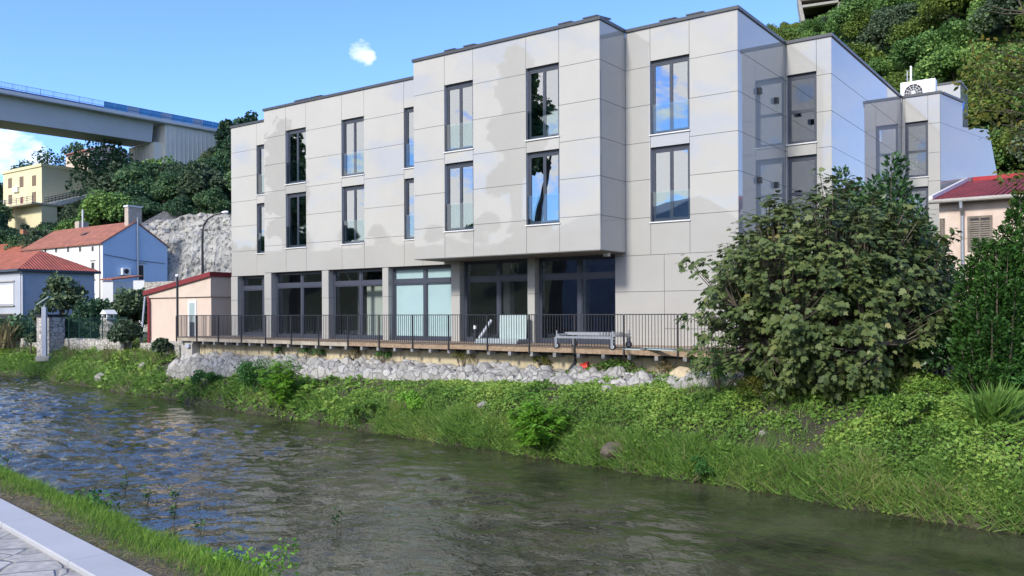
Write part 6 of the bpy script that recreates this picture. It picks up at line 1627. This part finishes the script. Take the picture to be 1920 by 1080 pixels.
for x, y in tops:
    p = at(x, y, 20.5 + rs.normal() * .6); cs.append(tuple(p)); rr_.append(rs.uniform(.20, .36))
    s_ = c + Vector((-.5, 0, min(max(p.z - c.z - 1.2, 2.0), 8.0))); mb.tube([s_, s_.lerp(p, .5) + Vector((0, 0, .25)), p], [.035, .02, .006], 5)
for i in range(26):
    p = c + Vector((rs.uniform(.4, 3.0), rs.uniform(-1.8, 1.8), rs.uniform(4.6, 10))); cs.append(tuple(p)); rr_.append(rs.uniform(.3, .5))
    s_ = c + Vector((-.4, 0, min(max(p.z - c.z - 1.4, 2.5), 8.0))); mb.tube([s_, s_.lerp(p, .5) + Vector((0, 0, .25)), p], [.035, .02, .006], 5)
for x0, y0, x1, y1 in ((1918, 22, 1845, 8), (1918, 26, 1850, 20), (1910, 0, 1925, 30)):
    mb.tube([at(x0, y0, 20.2), at((x0 + x1) / 2, (y0 + y1) / 2 + 3, 20.2), at(x1, y1, 20.2)], [.02, .014, .005], 5)
mb.tube([c + Vector((-1.2, -.1, 8.6)), at(1918, 24, 20.2)], [.05, .02], 5)
mb.build("trunk", M['bark'], ot)
crown("crown", M['autumn'], cs, rr_, 25, .135, ot, rs, T_LEAF, .35, .6)

# near weeds by the water
c = Vector((*XY(3.32, -6.1), 1.85)); frond_bush("near_weed", "yellow green weed at the end of the near grass verge", at(470, 1062, 6.6), .42, .36, M['lime'], 450, 12, "weed") if False else None
q = at(455, 1075, 6.5); rs2 = np.random.default_rng(12); nw = thing("verge_weed", q, "yellow green leafy weed at the near verge above the water", "weed")
cs = [(q.x + rs2.normal() * .17, q.y + rs2.normal() * .12, q.z + rs2.uniform(-.05, .18)) for _ in range(14)]
mb = MB(); [mb.tube([q + Vector((0, 0, -.2)), Vector(c_)], [.006, .003], 4) for c_ in cs]; mb.build("stems", M['lime'], nw)
crown("leaves", M['lime'], cs, [.085] * 14, 30, .045, nw, rs2, T_LEAF)
q = at(168, 948, 8.6); nw = thing("verge_weed", q, "dark leafy weed on the water side of the near verge", "weed")
cs = [(q.x + rs2.normal() * .16, q.y + rs2.normal() * .16, q.z + rs2.uniform(-.1, .1)) for _ in range(10)]
mb = MB(); [mb.tube([q + Vector((0, 0, -.2)), Vector(c_)], [.006, .003], 4) for c_ in cs]; mb.build("stems", M['bark'], nw)
crown("leaves", M['midshrub'], cs, [.10] * 10, 36, .06, nw, rs2, T_LEAF)
for i, (x, y) in enumerate(((272, 945), (325, 943), (326, 980), (376, 1000), (14, 876), (633, 1000), (232, 925))):
    q = on_z(x, y, 0); nw = thing("water_plant", q, ["dark sprig standing in the river, tallest of the near group", "leafy sprig standing in the river right of the tallest", "low sprig in the river between the leafy one and the verge", "thin bent stem rising from the river near the verge weed", "dark sprig in the river at the left edge", "dark sprig standing alone in the river right of the verge", "small sprig in the river furthest up of the near group"][i], "water plant")
    mb = MB(); P_ = []
    for k in range(3):
        e = q + Vector((rs2.normal() * .08, rs2.normal() * .08, rs2.uniform(.22, .5))); mb.tube([q + Vector((rs2.normal() * .03, 0, -.2)), q.lerp(e, .5) + Vector((.03, 0, 0)), e], [.008, .006, .003], 4)
        P_ += [np.array(q.lerp(e, f)) for f in rs2.uniform(.35, 1, 12)]
    mb.build("stems", M['bark'], nw); leaf_mesh("leaves", M['midshrub'], T_LEAF, np.array(P_), .07, None, None, nw, rs=rs2)

# trees on our own bank, out of the picture to the left and behind: the glossy front mirrors them
pr_far = pr_left[2]
for i, (X, Y, h, lab) in enumerate(((-29.5, 20.6, 22, "tall narrow tree on the near bank upstream, mirrored in the facade"), (-43, 38.6, 19, "second tall tree further upstream on the near bank"), (-60, 28, 8, "smaller tree far upstream on the near bank"), (-19, -4, 8, "small tree behind the promenade"))):
    t = make_tree("promenade_tree", lab, "tree", None, h, h * (.10 if i < 2 else .26), M['darkoak'], 500 + i, 50, 110, .38); t.location = (X, Y, 2.3)
rs = np.random.default_rng(88)
pts = scatter(1500, (-190, -70), (-60, 70), lambda X, Y: hill_west(X, Y) > 6, 9, 33)
for X, Y in pts[:50]:
    s = rs.uniform(.6, .95); put(pr_left[int(rs.integers(5))], used, (X, Y, ground_z(X, Y) - .2), rs.uniform(0, 6.28), (s, s, s), "leafy tree on the slope across the river behind the camera", "trees of the slope behind the camera")
oh2 = thing("promenade_house", (-40, 9, 2.3), "plain grey house on the near bank upstream out of the picture", "house")
mb = MB(); mb.bx(-48, -31, 1, 13, 2.2, 10.5); mb.prism([(-48.4, .6, 10.5), (-48.4, 13.4, 10.5), (-48.4, 7, 13.5)], (17.8, 0, 0)); mb.build("wall", M['greywall'], oh2)
